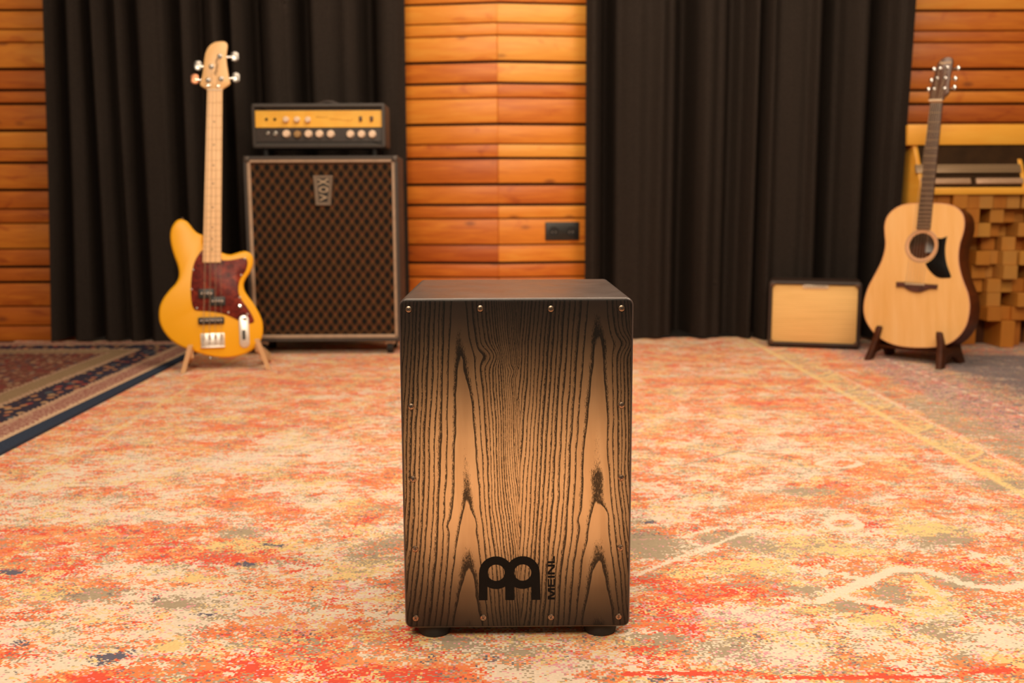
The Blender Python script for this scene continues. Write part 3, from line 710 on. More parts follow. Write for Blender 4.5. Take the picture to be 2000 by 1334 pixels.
# ------------------------------------------------------------------ yellow bass guitar
pL, pR = fl(358, 730), fl(525, 723); dv = pR - pL
nB = Vector((dv.y, -dv.x, 0)).normalized()
OB = (pL + pR) / 2 - nB * 0.06; OB.z = 0.1
FB = Fr(OB, nB, math.radians(8))
c2 = crop(290, 400, 0.26236); c1 = crop(300, 60, 0.26999); c5 = crop(360, 70, 0.08996); c6 = crop(380, 560, 0.13491)
Bp = lambda cf, pts, w=0.0: FB.pxs(cf(pts), w)
bass = thing('bass_guitar', OB + Vector((0, 0, -0.02)), 'amber yellow electric bass with tortoiseshell pickguard, upright on a small wooden stand', 'bass guitar')
M_yel, t, b = mat('amber_yellow_gloss', (0.86, 0.37, 0.012), 0.34, 0.0, 0.0, 0.3)
t.links.new(ramp(t, nz(t, objco(t), 3, 2), [(0.3, (0.86, 0.41, 0.010)), (0.7, (0.90, 0.445, 0.014))]), b.inputs['Base Color'])
M_maple, t, b = mat('satin_maple', (0.74, 0.42, 0.15), 0.38)
t.links.new(ramp(t, nz(t, scaled(t, objco(t), (40, 40, 3)), 1.0, 4), [(0.3, (0.74, 0.44, 0.18)), (0.7, (0.82, 0.51, 0.23))]), b.inputs['Base Color'])
M_tort, t, b = mat('red_tortoiseshell', (0.12, 0.015, 0.012), 0.4, 0.0, 0.0, 0.25)
t.links.new(ramp(t, nz(t, objco(t), 38, 5, 0.65, 1.0), [(0.32, (0.045, 0.007, 0.006)), (0.52, (0.16, 0.017, 0.012)), (0.72, (0.33, 0.05, 0.018))]), b.inputs['Base Color'])
body = smooth(Bp(c2, [(238, 106), (275, 117), (302, 141), (332, 180), (367, 211), (412, 231), (412, 300), (478, 340), (548, 356), (575, 366), (612, 370), (655, 358), (702, 345), (738, 348), (768, 370), (780, 408), (774, 455), (754, 502), (725, 545), (707, 588), (713, 632), (737, 675), (780, 732), (820, 800), (845, 862), (853, 922), (846, 982), (822, 1032), (780, 1076), (718, 1111), (640, 1132), (560, 1138), (480, 1130), (400, 1112), (320, 1085), (240, 1055), (170, 1010), (118, 952), (86, 890), (75, 830), (80, 762), (106, 700), (150, 640), (195, 592), (219, 550), (225, 505), (215, 450), (190, 380), (168, 305), (159, 235), (166, 180), (186, 140), (210, 114)]), 3)
bm = new(); r = 0.009
prism(bm, FB, body, [(r, -0.04), (.3 * r, -0.04 + .3 * r), (0, -0.04 + r), (0, -r), (.1 * r, -.6 * r), (.35 * r, -.3 * r), (r * .7, -.08 * r), (r, 0)])
obj('body', bm, M_yel, bass, angle=50)
pg = smooth(Bp(c2, [(406, 335), (372, 372), (342, 428), (325, 500), (317, 580), (316, 660), (322, 730), (336, 772), (356, 787), (400, 791), (480, 797), (560, 813), (620, 837), (672, 862), (700, 878), (740, 884), (772, 880), (786, 868), (776, 832), (740, 770), (692, 702), (671, 652), (672, 592), (690, 540), (720, 500), (736, 455), (737, 420), (728, 402), (700, 396), (650, 405), (600, 413), (550, 411), (540, 400), (480, 380), (412, 370)]), 3)
bm = new(); prism(bm, FB, pg, [(0, -0.001), (0, 0.0018), (0.0012, 0.0025)]); g = obj('pickguard', bm, M_tort, bass); g['label'] = 'dark red tortoiseshell pickguard'
for x, y in ((333, 485), (320, 630), (360, 770), (595, 803), (690, 524), (680, 690), (737, 815), (718, 402)):
    u, v = Bp(c2, [(x, y)])[0]; bm = new(); lathe(bm, FB, u, v, [(0.0036, 0.002), (0.0036, 0.0032), (0.001, 0.004)], 12); obj('screw', bm, M_dull_metal, g)
nL0, nR0 = FB.px(405, 175), FB.px(434.5, 175); nL1, nR1 = Bp(c2, [(404, 431), (541, 431)])
neck = [nL1, nR1, nR0, nL0]
bm = new(); prism(bm, FB, neck, [(0.010, -0.016), (0.003, -0.010), (0, 0.0), (0, 0.007), (0.001, 0.0085)])
obj('neck', bm, M_maple, bass, angle=50)
lerp = lambda a, c, k: (a[0] + (c[0] - a[0]) * k, a[1] + (c[1] - a[1]) * k)
M_fret = mottled('fret_wire', (0.50, 0.36, 0.22), 0.35, 0.1, 200, metal=0.4)
M_bfret = mottled('worn_fret_wire', (0.58, 0.38, 0.19), 0.4, 0.1, 200, metal=0.2)
M_dot = mottled('dark_position_dots', (0.20, 0.11, 0.05), 0.5, 0.1, 100)
scl = lambda n: (1 - 2 ** (-n / 12)) / (1 - 2 ** (-21.5 / 12))
for n in range(1, 21):
    a, c = lerp(nL0, nL1, scl(n)), lerp(nR0, nR1, scl(n))
    bm = new(); tube(bm, [FB(*a, 0.0083), FB(*c, 0.0083)], 0.0010, 6); obj('fret', bm, M_bfret, bass)
for n in (3, 5, 7, 9, 12, 15, 17, 19):
    k = (scl(n) + scl(n - 1)) / 2; p = lerp(lerp(nL0, nL1, k), lerp(nR0, nR1, k), 0.5)
    bm = new(); lathe(bm, FB, p[0], p[1], [(0.0035, 0.008), (0.0035, 0.0088), (0.001, 0.0089)], 14); obj('position_dot', bm, M_dot, bass)
hd = smooth(Bp(c5, [(505, 1190), (490, 1160), (440, 1130), (370, 1090), (338, 1045), (352, 980), (385, 860), (410, 700), (428, 540), (450, 400), (500, 270), (580, 180), (680, 130), (800, 115), (880, 125), (930, 170), (938, 240), (922, 350), (912, 470), (922, 600), (945, 750), (970, 900), (995, 1000), (990, 1040), (950, 1080), (880, 1125), (830, 1160), (815, 1190)]), 3)
bm = new(); prism(bm, FB, hd, [(0.003, -0.014), (0, -0.011), (0, -0.003), (0.0008, -0.001), (0.0025, 0.0)])
obj('headstock', bm, M_maple, bass, angle=50)
bm = new(); a, c = FB.px(405, 176.5), FB.px(434.5, 176.5); box(bm, FB, a[0], c[0], a[1] - .002, a[1] + .004, -0.001, 0.011, 0.001)
obj('nut', bm, mottled('ivory_nut', (0.75, 0.60, 0.42), 0.4, 0.05, 60), bass)
M_satin = mottled('satin_nickel', (0.86, 0.82, 0.76), 0.38, 0.05, 60, metal=0.85)
M_gunmetal = mottled('smoky_chrome', (0.30, 0.28, 0.26), 0.25, 0.1, 60, metal=1.0)
M_copper = mottled('copper_tinted_metal', (0.50, 0.22, 0.12), 0.4, 0.1, 60, metal=1.0)
for (px_, py_), (bx, by), side, mm in (((590, 670), (300, 620), -1, M_gunmetal), ((520, 965), (235, 910), -1, M_copper), ((770, 445), (1075, 420), 1, M_gunmetal), ((800, 935), (1100, 880), 1, M_gunmetal)):
    pu, pv = Bp(c5, [(px_, py_)])[0]; bu_, bv_ = Bp(c5, [(bx, by)])[0]
    tm = new(); lathe(tm, FB, pu, pv, [(0.0095, -0.001), (0.0095, 0.0012), (0.0065, 0.0018), (0.0055, 0.002), (0.0045, 0.010), (0.0058, 0.013), (0.004, 0.014), (0.001, 0.0138)], 20)
    tn = obj('tuning_machine', tm, M_gunmetal, bass)
    tm = new(); tube(tm, [FB(pu, pv, -0.020), FB((pu + bu_) / 2, (pv + bv_) / 2, -0.020), FB(bu_, bv_, -0.020)], [0.005, 0.0045, 0.004], 12); obj('shaft', tm, M_chrome, tn)
    tm = new(); w_ = 0.020
    prof_ = smooth([(bu_ - side * .013, bv_), (bu_ - side * .010, bv_ + w_ * .75), (bu_ + side * .004, bv_ + w_), (bu_ + side * .017, bv_ + w_ * .62), (bu_ + side * .017, bv_), (bu_ + side * .017, bv_ - w_ * .62), (bu_ + side * .004, bv_ - w_), (bu_ - side * .010, bv_ - w_ * .75)], 4)
    slab(tm, FB, prof_, -0.0235, -0.0165, 0.002); obj('button', tm, mm, tn, angle=50)
for x, y in ((525, 1085), (735, 1100)):
    u, v = Bp(c5, [(x, y)])[0]; bm = new()
    slab(bm, FB, rrect(u - (0.008 if x < 600 else 0.006), u + (0.008 if x < 600 else 0.006), v - .0045, v + .0045, .004), -0.001, 0.007, 0.002); obj('string_retainer', bm, M_chrome, bass)
M_script = mottled('dark_brown_script', (0.10, 0.05, 0.02), 0.5, 0.2, 100)
bm = new()
pts = smooth(Bp(c5, [(725, 490), (690, 560), (712, 640), (690, 720), (700, 770), (660, 800), (690, 850)]), 4, closed=False)
tube(bm, [FB(u, v, 0.0004) for u, v in pts], 0.0022, 6); obj('logo_script', bm, M_script, bass)
# bridge, pickups, strings
brL, brR = Bp(c6, [(88, 680)])[0], Bp(c6, [(440, 875)])[0]
bm = new(); box(bm, FB, brL[0], brR[0], brR[1], brL[1], -0.001, 0.004, 0.001); box(bm, FB, brL[0], brR[0], brR[1], brR[1] + 0.004, 0.004, 0.014, 0.001)
br = obj('bridge', bm, M_satin, bass)
su = [brL[0] + (brR[0] - brL[0]) * (k + .5) / 4 for k in range(4)]
for k in range(4):
    bm = new(); a, c = FB(su[k], brL[1] - 0.004, 0.009), FB(su[k], brR[1] + 0.008, 0.008)
    tube(bm, [a, a.lerp(c, .4)], 0.0062, 14); tube(bm, [a.lerp(c, .45), c], 0.0028, 8); obj('saddle', bm, M_satin, br)
M_pick = mottled('black_pickup_cover', (0.014, 0.011, 0.010), 0.42, 0.2, 90)
M_pole = mottled('pole_piece_steel', (0.40, 0.30, 0.24), 0.35, 0.1, 90, metal=1.0)
for (xa, ya, xb, yb, np_) in ((372, 628, 492, 696, 4), (456, 686, 575, 752, 4)):
    (u0, v1), (u1, v0) = Bp(c2, [(xa, ya), (xb, yb)]); bm = new(); rbox(bm, FB, u0, u1, v0, v1, 0.001, 0.010, 0.004, 4, 0.0015); pk_ = obj('pickup', bm, M_pick, bass)
    for k in range(np_):
        bm = new(); lathe(bm, FB, u0 + (u1 - u0) * (0.2 + 0.2 * k), (v0 + v1) / 2, [(0.0032, 0.008), (0.0032, 0.0108), (0.001, 0.0112)], 12); obj('pole_piece', bm, M_pole, pk_)
(u0, v1), (u1, v0) = Bp(c2, [(370, 840), (566, 886)]); bm = new(); rbox(bm, FB, u0, u1, v0, v1, -0.001, 0.011, 0.004, 4, 0.0015); pk_ = obj('pickup', bm, M_pick, bass)
for k in range(8):
    bm = new(); lathe(bm, FB, u0 + (u1 - u0) * (0.12 + 0.108 * k), (v0 + v1) / 2, [(0.0032, 0.008), (0.0032, 0.0118), (0.001, 0.0122)], 12); obj('pole_piece', bm, M_pole, pk_)
posts = [Bp(c5, [p])[0] for p in ((520, 965), (590, 670), (770, 445), (800, 935))]
M_str = mottled('string_steel', (0.62, 0.47, 0.32), 0.4, 0.1, 200, metal=0.5)
for k in range(4):
    nu = lerp(nL0, nR0, 0.14 + 0.24 * k); bm = new()
    tube(bm, [FB(su[k], brL[1] - 0.003, 0.0165), FB(nu[0], nu[1] + 0.001, 0.0125), FB(*posts[k], 0.006)], 0.0011 - 0.0002 * k, 6); obj('string', bm, M_str, bass)
cp_ = Bp(c6, [(640, 440), (800, 880)]); cw = (cp_[1][0] - cp_[0][0]) / 2; ccx = (cp_[0][0] + cp_[1][0]) / 2
bm = new(); slab(bm, FB, rrect(ccx - cw, ccx + cw, cp_[1][1], cp_[0][1] + .006, cw * .98, 8), 0.001, 0.0048, 0.001)
pl = obj('control_plate', bm, M_satin, bass)
for x, y in ((662, 288), (722, 455)):
    u, v = Bp(c6, [(x, y)])[0]; bm = new(); lathe(bm, FB, u, v, [(0.0085, 0.003), (0.0088, 0.006), (0.0075, 0.016), (0.0065, 0.0185), (0.001, 0.0192)], 24); obj('knob', bm, M_chrome, bass)
u, v = Bp(c6, [(715, 690)])[0]; bm = new(); slab(bm, FB, rrect(u - .006, u + .006, v - .022, v + .018, .0058, 6), 0.0045, 0.0052); obj('jack_slot', bm, M_black_plastic, pl)
bm = new(); tube(bm, [FB(*Bp(c2, [(460, 1120)])[0], -0.02), FB(*Bp(c2, [(460, 1148)])[0], -0.02)], [0.004, 0.006], 12); obj('strap_button', bm, M_gunmetal, bass)
bm = new(); tube(bm, [FB(*Bp(c2, [(245, 112)])[0], -0.02), FB(*Bp(c2, [(247, 90)])[0], -0.02)], [0.004, 0.006], 12); obj('strap_button', bm, M_gunmetal, bass)

# its wooden stand
M_stand, t, b = mat('pale_beech', (0.50, 0.30, 0.15), 0.5)
t.links.new(ramp(t, nz(t, scaled(t, objco(t), (30, 30, 4)), 1.0, 4), [(0.3, (0.62, 0.38, 0.19)), (0.7, (0.74, 0.48, 0.26))]), b.inputs['Base Color'])
st = thing('guitar_stand', ((pL + pR) / 2 - nB * 0.1), 'pale wooden stand with splayed legs under the yellow bass guitar', 'stand')
Fz = Fr((pL + pR) / 2, nB)
for sgn, foot_px, top_px in ((-1, (357, 729), (371, 676)), (1, (525, 722), (502, 664))):
    fu, fv = Fz.px(*foot_px); tu, tv = Fz.px(*top_px); fv = 0.0
    hw_ = 0.0085
    bm = new(); prism(bm, Fz, [(fu - hw_, 0.001), (fu + hw_, 0.001), (tu + hw_, tv), (tu - hw_, tv)], [(0, -0.035), (0, 0.0)])
    obj('leg', bm, M_stand, st)
    bm = new(); mu = (fu + tu) / 2                                       # rear leg, splayed backwards
    A = [Fz(tu - hw_, tv - .02, -.035), Fz(tu + hw_, tv - .02, -.035), Fz(tu + hw_, tv - .05, -.035), Fz(tu - hw_, tv - .05, -.035)]
    B_ = [Fz(fu - hw_, 0.03, -.235), Fz(fu + hw_, 0.03, -.235), Fz(fu + hw_, 0.001, -.20), Fz(fu - hw_, 0.001, -.20)]
    va = [bm.verts.new(p) for p in A]; vb = [bm.verts.new(p) for p in B_]
    for i in range(4): bm.faces.new((va[i], va[(i + 1) % 4], vb[(i + 1) % 4], vb[i]))
    bm.faces.new(va[::-1]); bm.faces.new(vb); obj('leg', bm, M_stand, st)
    if sgn < 0: uA = tu
    else: uB = tu
bm = new(); box(bm, Fz, uA - .005, uB + .005, 0.060, 0.080, -0.125, -0.105, 0.002); obj('cradle_bar', bm, mottled('dark_foam_bar', (0.08, 0.05, 0.03), 0.6), st)

# ------------------------------------------------------------------ tall speaker cabinet
YC1 = 4.18
FK = Fr((0, YC1, 0), (0, -1))
kl, kt = FK.px(474, 305); kr, kb = FK.px(783.5, 666)
cab = thing('speaker_cabinet', ((kl + kr) / 2, YC1 + 0.12, 0), 'tall black speaker cabinet with brown diamond grille cloth beneath the amplifier head', 'speaker')
bm = new(); dep = 0.23; fw_ = 0.012
# open-fronted case: four walls and a back
rbox_o = rrect(kl, kr, kb, kt, 0.012, 4)
prism(bm, FK, rbox_o, [(0.004, -dep), (0, -dep + .004), (0, -0.003), (0.002, 0.0), (fw_, 0.0), (fw_, -0.022)], cap0=True, cap1=True)
obj('case', bm, M_tolex, cab)
il, ir, ib, it = kl + fw_, kr - fw_, kb + fw_, kt - fw_
bm = new(); tw = 0.015
o_r = rrect(il, ir, ib, it, 0.006, 3); rgs = []
for ins, w in ((0, -0.021), (0, -0.008), (0.003, -0.005), (tw - .003, -0.005), (tw, -0.009), (tw, -0.021)):
    rgs.append([bm.verts.new(FK(*p, w)) for p in inset(ccw(o_r), ins)])
for a_, b_ in zip(rgs, rgs[1:]):
    for i in range(len(a_)): j = (i + 1) % len(a_); bm.faces.new((a_[i], a_[j], b_[j], b_[i]))
p_ = obj('trim_piping', bm, M_piping, cab); p_['label'] = 'pale tan piping around the grille'
M_dia, t, b = mat('brown_diamond_grille_cloth', rough=0.8, spec=0.2)
co = objco(t); s = nd(t, 'ShaderNodeSeparateXYZ', {0: co}); P_, Q_ = 0.0408, 0.0560
ua = mth(t, 'DIVIDE', s.outputs[0], P_); vb_ = mth(t, 'DIVIDE', s.outputs[2], Q_)
def tri(x): return mth(t, 'MULTIPLY', mth(t, 'ABSOLUTE', mth(t, 'SUBTRACT', mth(t, 'FRACT', x), 0.5)), 2.0)
ta, tb_ = tri(mth(t, 'ADD', ua, vb_)), tri(mth(t, 'SUBTRACT', ua, vb_))
sa, sb = step(t, ta, 0.56, 0.66), step(t, tb_, 0.56, 0.66)
both = mth(t, 'MULTIPLY', sa, sb); any_ = mth(t, 'MAXIMUM', sa, sb)
nod = mixc(t, mth(t, 'GREATER_THAN', tri(mth(t, 'ADD', vb_, 0.25)), 0.5), rgb(0.125, 0.038, 0.016), rgb(0.105, 0.055, 0.017))
strip = mixc(t, nz(t, co, 400, 2), rgb(0.042, 0.019, 0.007), rgb(0.080, 0.035, 0.013))
col = mixc(t, any_, rgb(0.006, 0.005, 0.004), strip); col = mixc(t, both, col, nod)
t.links.new(col, b.inputs['Base Color']); t.links.new(bump(t, nz(t, scaled(t, co, (600, 600, 600)), 1.0, 2), 0.4, 0.001), b.inputs['Normal'])
bm = new(); box(bm, FK, il + .002, ir - .002, ib + .002, it - .002, -0.0215, -0.014); obj('grille_cloth', bm, M_dia, cab)
KB = crop(600, 330, 0.06744)
bo = FK.pxs(KB([(170, 190), (740, 190), (690, 1060), (250, 1060)]), -0.012)
bm = new(); prism(bm, FK, bo, [(0, -0.0145), (0, -0.006), (0.002, -0.004), (0.007, -0.004), (0.009, -0.0055)])
bd_ = obj('badge', bm, mottled('worn_silver_badge', (0.20, 0.15, 0.11), 0.45, 0.15, 60, metal=0.3), cab); bd_['label'] = 'silver tapered badge near the top'
bo2 = FK.pxs(KB([(290, 270), (630, 270), (590, 960), (350, 960)]), -0.005)
bm = new(); slab(bm, FK, bo2, -0.006, -0.0048); obj('badge_panel', bm, M_black_plastic, bd_)
bm = new(); M_let = mottled('silver_letters', (0.42, 0.32, 0.22), 0.4, 0.1, 90, metal=0.3)
# letters stacked on their sides as the badge stands upright: V at the foot, X at the head
for ch_, (xa, ya, xb, yb) in (('X', (320, 265, 610, 480)), ('O', (340, 500, 605, 690)), ('V', (375, 720, 580, 930))):
    a, c = FK.px(*KB([(xa, yb)])[0], -0.005), FK.px(*KB([(xb, ya)])[0], -0.005)
    lettering(bm, FK, ch_, a[0], c[0], a[1], c[1], -0.0049, -0.003, 90, 0.03)
obj('lettering', bm, M_let, bd_)
for uu, vv in ((kl, kt), (kr, kt)):
    bm = new(); sg = 1 if uu == kl else -1
    box(bm, FK, min(uu - sg * .001, uu + sg * .026), max(uu - sg * .001, uu + sg * .026), vv - .026, vv + .001, -0.028, 0.0015, 0.006, 3)
    obj('corner_protector', bm, mottled('worn_black_corner', (0.075, 0.06, 0.05), 0.4, 0.3, 120, metal=0.3), cab)
for uu in (kl + .05, kr - .05):
    for ww in (-0.04, -dep + .04):
        bm = new(); tube(bm, [FK(uu - .012, 0.026, ww), FK(uu + .012, 0.026, ww)], 0.0255, 20); w_ = obj('caster', bm, M_rubber, cab)
        bm = new(); box(bm, FK, uu - .02, uu + .02, 0.04, kb + .002, ww - .018, ww + .018, 0.003); obj('caster_bracket', bm, M_dull_metal, w_)

# ------------------------------------------------------------------ amplifier head on the cabinet
YH = 4.225
FH = Fr((0, YH, 0), (0, -1)); zc = kt
hl, ht_ = FH.px(489, 202); hr, hb_ = FH.px(753.5, 289); hb = max(hb_, zc + 0.012)
amp = thing('amplifier_head', ((hl + hr) / 2, YH + 0.08, zc), 'black amplifier head with yellow control panel sitting on the tall speaker cabinet', 'amplifier')
bm = new(); dep = 0.165
prism(bm, FH, rrect(hl, hr, hb, ht_, 0.011, 4), [(0.003, -dep), (0, -dep + .003), (0, -.006), (.002, -.002), (.005, 0), (.013, 0), (.015, -.002), (.015, -.022)])
obj('case', bm, M_tolex, amp)
K7 = crop(480, 190, 0.145)
def H7(x, y, w=-0.015): return FH.px(*K7([(x, y)])[0], w)
M_ypan, t, b = mat('golden_yellow_panel', (0.82, 0.40, 0.03), 0.35, 0.0, 0.2)
t.links.new(ramp(t, nz(t, objco(t), 20, 3), [(0.3, (0.90, 0.46, 0.045)), (0.7, (0.94, 0.54, 0.07))]), b.inputs['Base Color'])
a, c = H7(112, 408), H7(1850, 176)
bm = new(); rbox(bm, FH, a[0], c[0], a[1], c[1], -0.0225, -0.014, 0.003, 3); yp = obj('control_panel', bm, M_ypan, amp); yp['label'] = 'golden yellow upper control panel'
a2, c2_ = H7(112, 600), H7(1850, 410)
bm = new(); box(bm, FH, hl + .0155, hr - .0155, max(a2[1], hb + .0155), c2_[1], -0.0225, -0.015); lp = obj('control_panel', bm, mottled('dark_brown_panel', (0.040, 0.030, 0.026), 0.35, 0.2, 60), amp); lp['label'] = 'dark lower control panel'
M_knob = mottled('cream_knob_plastic', (0.84, 0.64, 0.47), 0.35, 0.08, 60)
M_brassknob = mottled('tarnished_brass_knob', (0.40, 0.24, 0.10), 0.4, 0.15, 60, metal=0.5)
for x, y in ((538, 297), (685, 297), (833, 299)):
    u, v = H7(x, y, 0.0); bm = new(); lathe(bm, FH, u, v, [(0.011, -0.0145), (0.0125, -0.010), (0.0115, 0.0), (0.010, 0.0025), (0.001, 0.003)], 24); k = obj('knob', bm, M_knob, amp)
for x, y in ((540, 490), (690, 497), (837, 492), (985, 492), (1137, 494), (1403, 495), (1552, 495), (1700, 496)):
    u, v = H7(x, y, 0.0); bm = new(); lathe(bm, FH, u, v, [(0.0155, -0.0155), (0.0165, -0.013), (0.0145, -0.010), (0.0140, 0.0), (0.0125, 0.0028), (0.001, 0.0032)], 24); obj('knob', bm, M_brassknob if x == 690 else M_knob, amp)
for x, y, ro in ((280, 298, .0062), (393, 298, .0062), (395, 488, .010), (295, 488, .008)):
    u, v = H7(x, y); bm = new(); lathe(bm, FH, u, v, [(ro, -0.016), (ro, -0.012), (ro * .7, -0.0105), (ro * .5, -0.0125), (.0005, -0.0125)], 18)
    obj('input_jack', bm, M_rubber if y < 400 else M_dull_metal, amp)
for x in (1548, 1695):
    a, c = H7(x - 22, 325), H7(x + 22, 258); bm = new(); box(bm, FH, a[0], c[0], a[1], c[1], -0.0145, -0.010, 0.001); sw = obj('switch', bm, mottled('dark_switch', (0.10, 0.04, 0.012), 0.4), amp)
    bm = new(); tube(bm, [FH((a[0] + c[0]) / 2, (a[1] + c[1]) / 2, -0.011), FH((a[0] + c[0]) / 2, a[1] + .004, 0.002)], [.0018, .0025], 8); obj('lever', bm, M_dull_metal, sw)
bm = new()
for pts in ([(948, 255), (960, 275), (975, 255), (1000, 275), (1020, 262), (1045, 278), (1065, 262), (1090, 276), (1105, 258)], [(1130, 300), (1150, 285), (1165, 302), (1190, 288), (1215, 304), (1240, 290), (1265, 308), (1290, 296), (1310, 320), (1330, 300), (1355, 325), (1380, 302), (1400, 322), (1440, 292)]):
    tube(bm, [FH(u, v, -0.0138) for u, v in smooth([H7(*p) for p in pts], 3, closed=False)], 0.0011, 5)
obj('logo_script', bm, mottled('faded_brown_script', (0.50, 0.22, 0.03), 0.5), amp)
bm = new(); a, c = H7(930, 70, -.08), H7(1270, 70, -.08)
tube(bm, [FH(a[0] + (c[0] - a[0]) * k / 12, ht_ - .004 + .017 * math.sin(k / 12 * math.pi), -.08) for k in range(13)], 0.008, 10); obj('handle', bm, M_tolex_brown, amp)
for uu in (hl + .05, hr - .05):
    for ww in (-.03, -dep + .03):
        bm = new(); tube(bm, [FH(uu, 0, ww) * 1.0 + Vector((0, 0, zc + .0005)), FH(uu, 0, ww) + Vector((0, 0, hb + .001))], [.010, .013], 16); obj('foot', bm, M_rubber, amp)

# ------------------------------------------------------------------ small cream combo amplifier
qa, qb = fl(1505, 678), fl(1674, 684); qd = qb - qa
nQ = Vector((qd.y, -qd.x, 0)).normalized(); OQ = (qa + qb) / 2; OQ.z = 0
FQ = Fr(OQ, nQ, math.radians(0))
(ul, vt), (ur, _) = FQ.px(1502, 547), FQ.px(1685, 552); vb0 = 0.008; vt = (vt + FQ.px(1685, 552)[1]) / 2
co_ = thing('combo_amplifier', OQ - nQ * 0.09, 'small black amplifier with cream grille on the rug left of the acoustic guitar', 'amplifier')
bm = new(); prism(bm, FQ, rrect(ul, ur, vb0, vt, 0.016, 4), [(.004, -.19), (0, -.186), (0, -.004), (.002, -.001), (.005, 0), (.013, 0), (.016, -.003), (.016, -.02)]); obj('case', bm, M_tolex_brown, co_)
M_cream, t, b = mat('cream_grille_cloth', (0.80, 0.50, 0.20), 0.75, spec=0.2)
co = objco(t); s = nd(t, 'ShaderNodeSeparateXYZ', {0: co})
ribs = mth(t, 'ADD', mth(t, 'MULTIPLY', mth(t, 'SINE', mth(t, 'MULTIPLY', s.outputs[2], 700.0)), 0.5), 0.5)
mixv = add(mth(t, 'MULTIPLY', ribs, 0.35), nz(t, scaled(t, co, (6, 6, 260)), 1.0, 3))
t.links.new(ramp(t, mixv, [(0.35, (0.72, 0.44, 0.155)), (0.8, (0.88, 0.57, 0.225))]), b.inputs['Base Color'])
bm = new(); box(bm, FQ, ul + .0165, ur - .0165, vb0 + .0165, vt - .0165, -.0205, -.010, 0.002); obj('grille_cloth', bm, M_cream, co_)
for sx_ in (0, 1):
    for sy_ in (0, 1):
        uu = ul + .015 if sx_ == 0 else ur - .015; vv = vb0 + .015 if sy_ == 0 else vt - .015; k1, k2 = (1 if sx_ == 0 else -1), (1 if sy_ == 0 else -1)
        bm = new(); slab(bm, FQ, [(uu - k1 * .004, vv - k2 * .004), (uu + k1 * .015, vv - k2 * .004), (uu + k1 * .012, vv + k2 * .003), (uu + k1 * .003, vv + k2 * .012), (uu - k1 * .004, vv + k2 * .015)], -.012, .002, .001)
        obj('corner_protector', bm, mottled('brown_corner', (0.10, 0.045, 0.02), 0.4, 0.2, 80), co_)
a, c = FQ.px(1567, 564), FQ.px(1619, 556); bm = new()
slab(bm, FQ, rrect(a[0], c[0], a[1], c[1], (c[1] - a[1]) * .49, 6), -.011, -.006, .0015); bg_ = obj('badge', bm, mottled('bright_silver_badge', (0.85, 0.76, 0.62), 0.28, 0.05, 60, metal=0.5), co_); bg_['label'] = 'small silver badge'
bm = new(); n_ = 9
tube(bm, [FQ(a[0] + (c[0] - a[0]) * (.12 + .76 * k / 24), (a[1] + c[1]) / 2 + (c[1] - a[1]) * .22 * math.sin(k * 1.6), -.0055) for k in range(25)], .0011, 5); obj('badge_script', bm, M_black_plastic, bg_)
for uu in (ul + .05, ur - .05):
    for ww in (-.03, -.16):
        bm = new(); tube(bm, [FQ(uu, 0.0005, ww), FQ(uu, vb0 + .001, ww)], [.010, .012], 14); obj('foot', bm, M_rubber, co_)

# ------------------------------------------------------------------ acoustic guitar
gA, gB = fl(1698, 702), fl(1838, 720)
nG = Vector((-math.sin(math.radians(45)), -math.cos(math.radians(45)), 0))
OG = (gA + gB) / 2 - nG * 0.05; OG.z = 0.12
FG = Fr(OG, nG, math.radians(8))
g6 = crop(1660, 380, 0.26984); g5 = crop(1660, 80, 0.25487); g8 = crop(1800, 100, 0.08996); g9 = crop(1730, 440, 0.11245)
Gp = lambda cf, pts, w=0.0: FG.pxs(cf(pts), w)
gt = thing('acoustic_guitar', OG - nG * .05 + Vector((0, 0, -.03)), 'natural blond acoustic guitar with black pickguard leaning on a dark wooden stand', 'guitar')
go = smooth(Gp(g6, [(500, 62), (430, 65), (370, 77), (312, 110), (268, 160), (250, 220), (251, 290), (256, 350), (248, 415), (224, 490), (180, 578), (136, 660), (109, 740), (98, 820), (107, 890), (135, 950), (182, 1010), (242, 1055), (315, 1087), (400, 1104), (500, 1110), (600, 1107), (680, 1094), (745, 1064), (800, 1015), (842, 948), (862, 872), (868, 800), (856, 720), (830, 650), (803, 570), (788, 490), (788, 415), (800, 345), (820, 280), (830, 218), (824, 160), (800, 117), (752, 82), (680, 65), (600, 61)]), 3)
M_spruce, t, b = mat('natural_spruce_top', rough=0.33, coat=0.2)
co = objco(t); rot = nd(t, 'ShaderNodeMapping', {0: co, 2: (0, 0, math.radians(45)), 3: (46, 4, 3)}).outputs[0]
t.links.new(ramp(t, nz(t, rot, 1.0, 4, .6), [(0.3, (0.76, 0.42, 0.135)), (0.55, (0.82, 0.48, 0.185)), (0.8, (0.84, 0.53, 0.23))]), b.inputs['Base Color'])
M_mahog, t, b = mat('dark_mahogany', rough=0.45, spec=0.25)
t.links.new(ramp(t, nz(t, scaled(t, objco(t), (9, 9, 60)), 1.0, 4), [(0.3, (0.095, 0.015, 0.003)), (0.7, (0.17, 0.030, 0.005))]), b.inputs['Base Color'])
DG = 0.112
bm = new(); go_c = ccw(go)
prism(bm, FG, go_c, [(.003, -DG), (0, -DG + .003), (0, -.0045), (0.0018, -.0032)], cap1=False); sides = obj('back_and_sides', bm, M_mahog, gt, angle=50)
hc = Gp(g6, [(519, 371)])[0]; rh = abs(Gp(g6, [(519, 278)])[0][1] - Gp(g6, [(519, 464)])[0][1]) / 2
bm = new(); hole = circ(hc[0], hc[1], rh, 48)
def ringv(pts, w): return [bm.verts.new(FG(*p, w)) for p in pts]
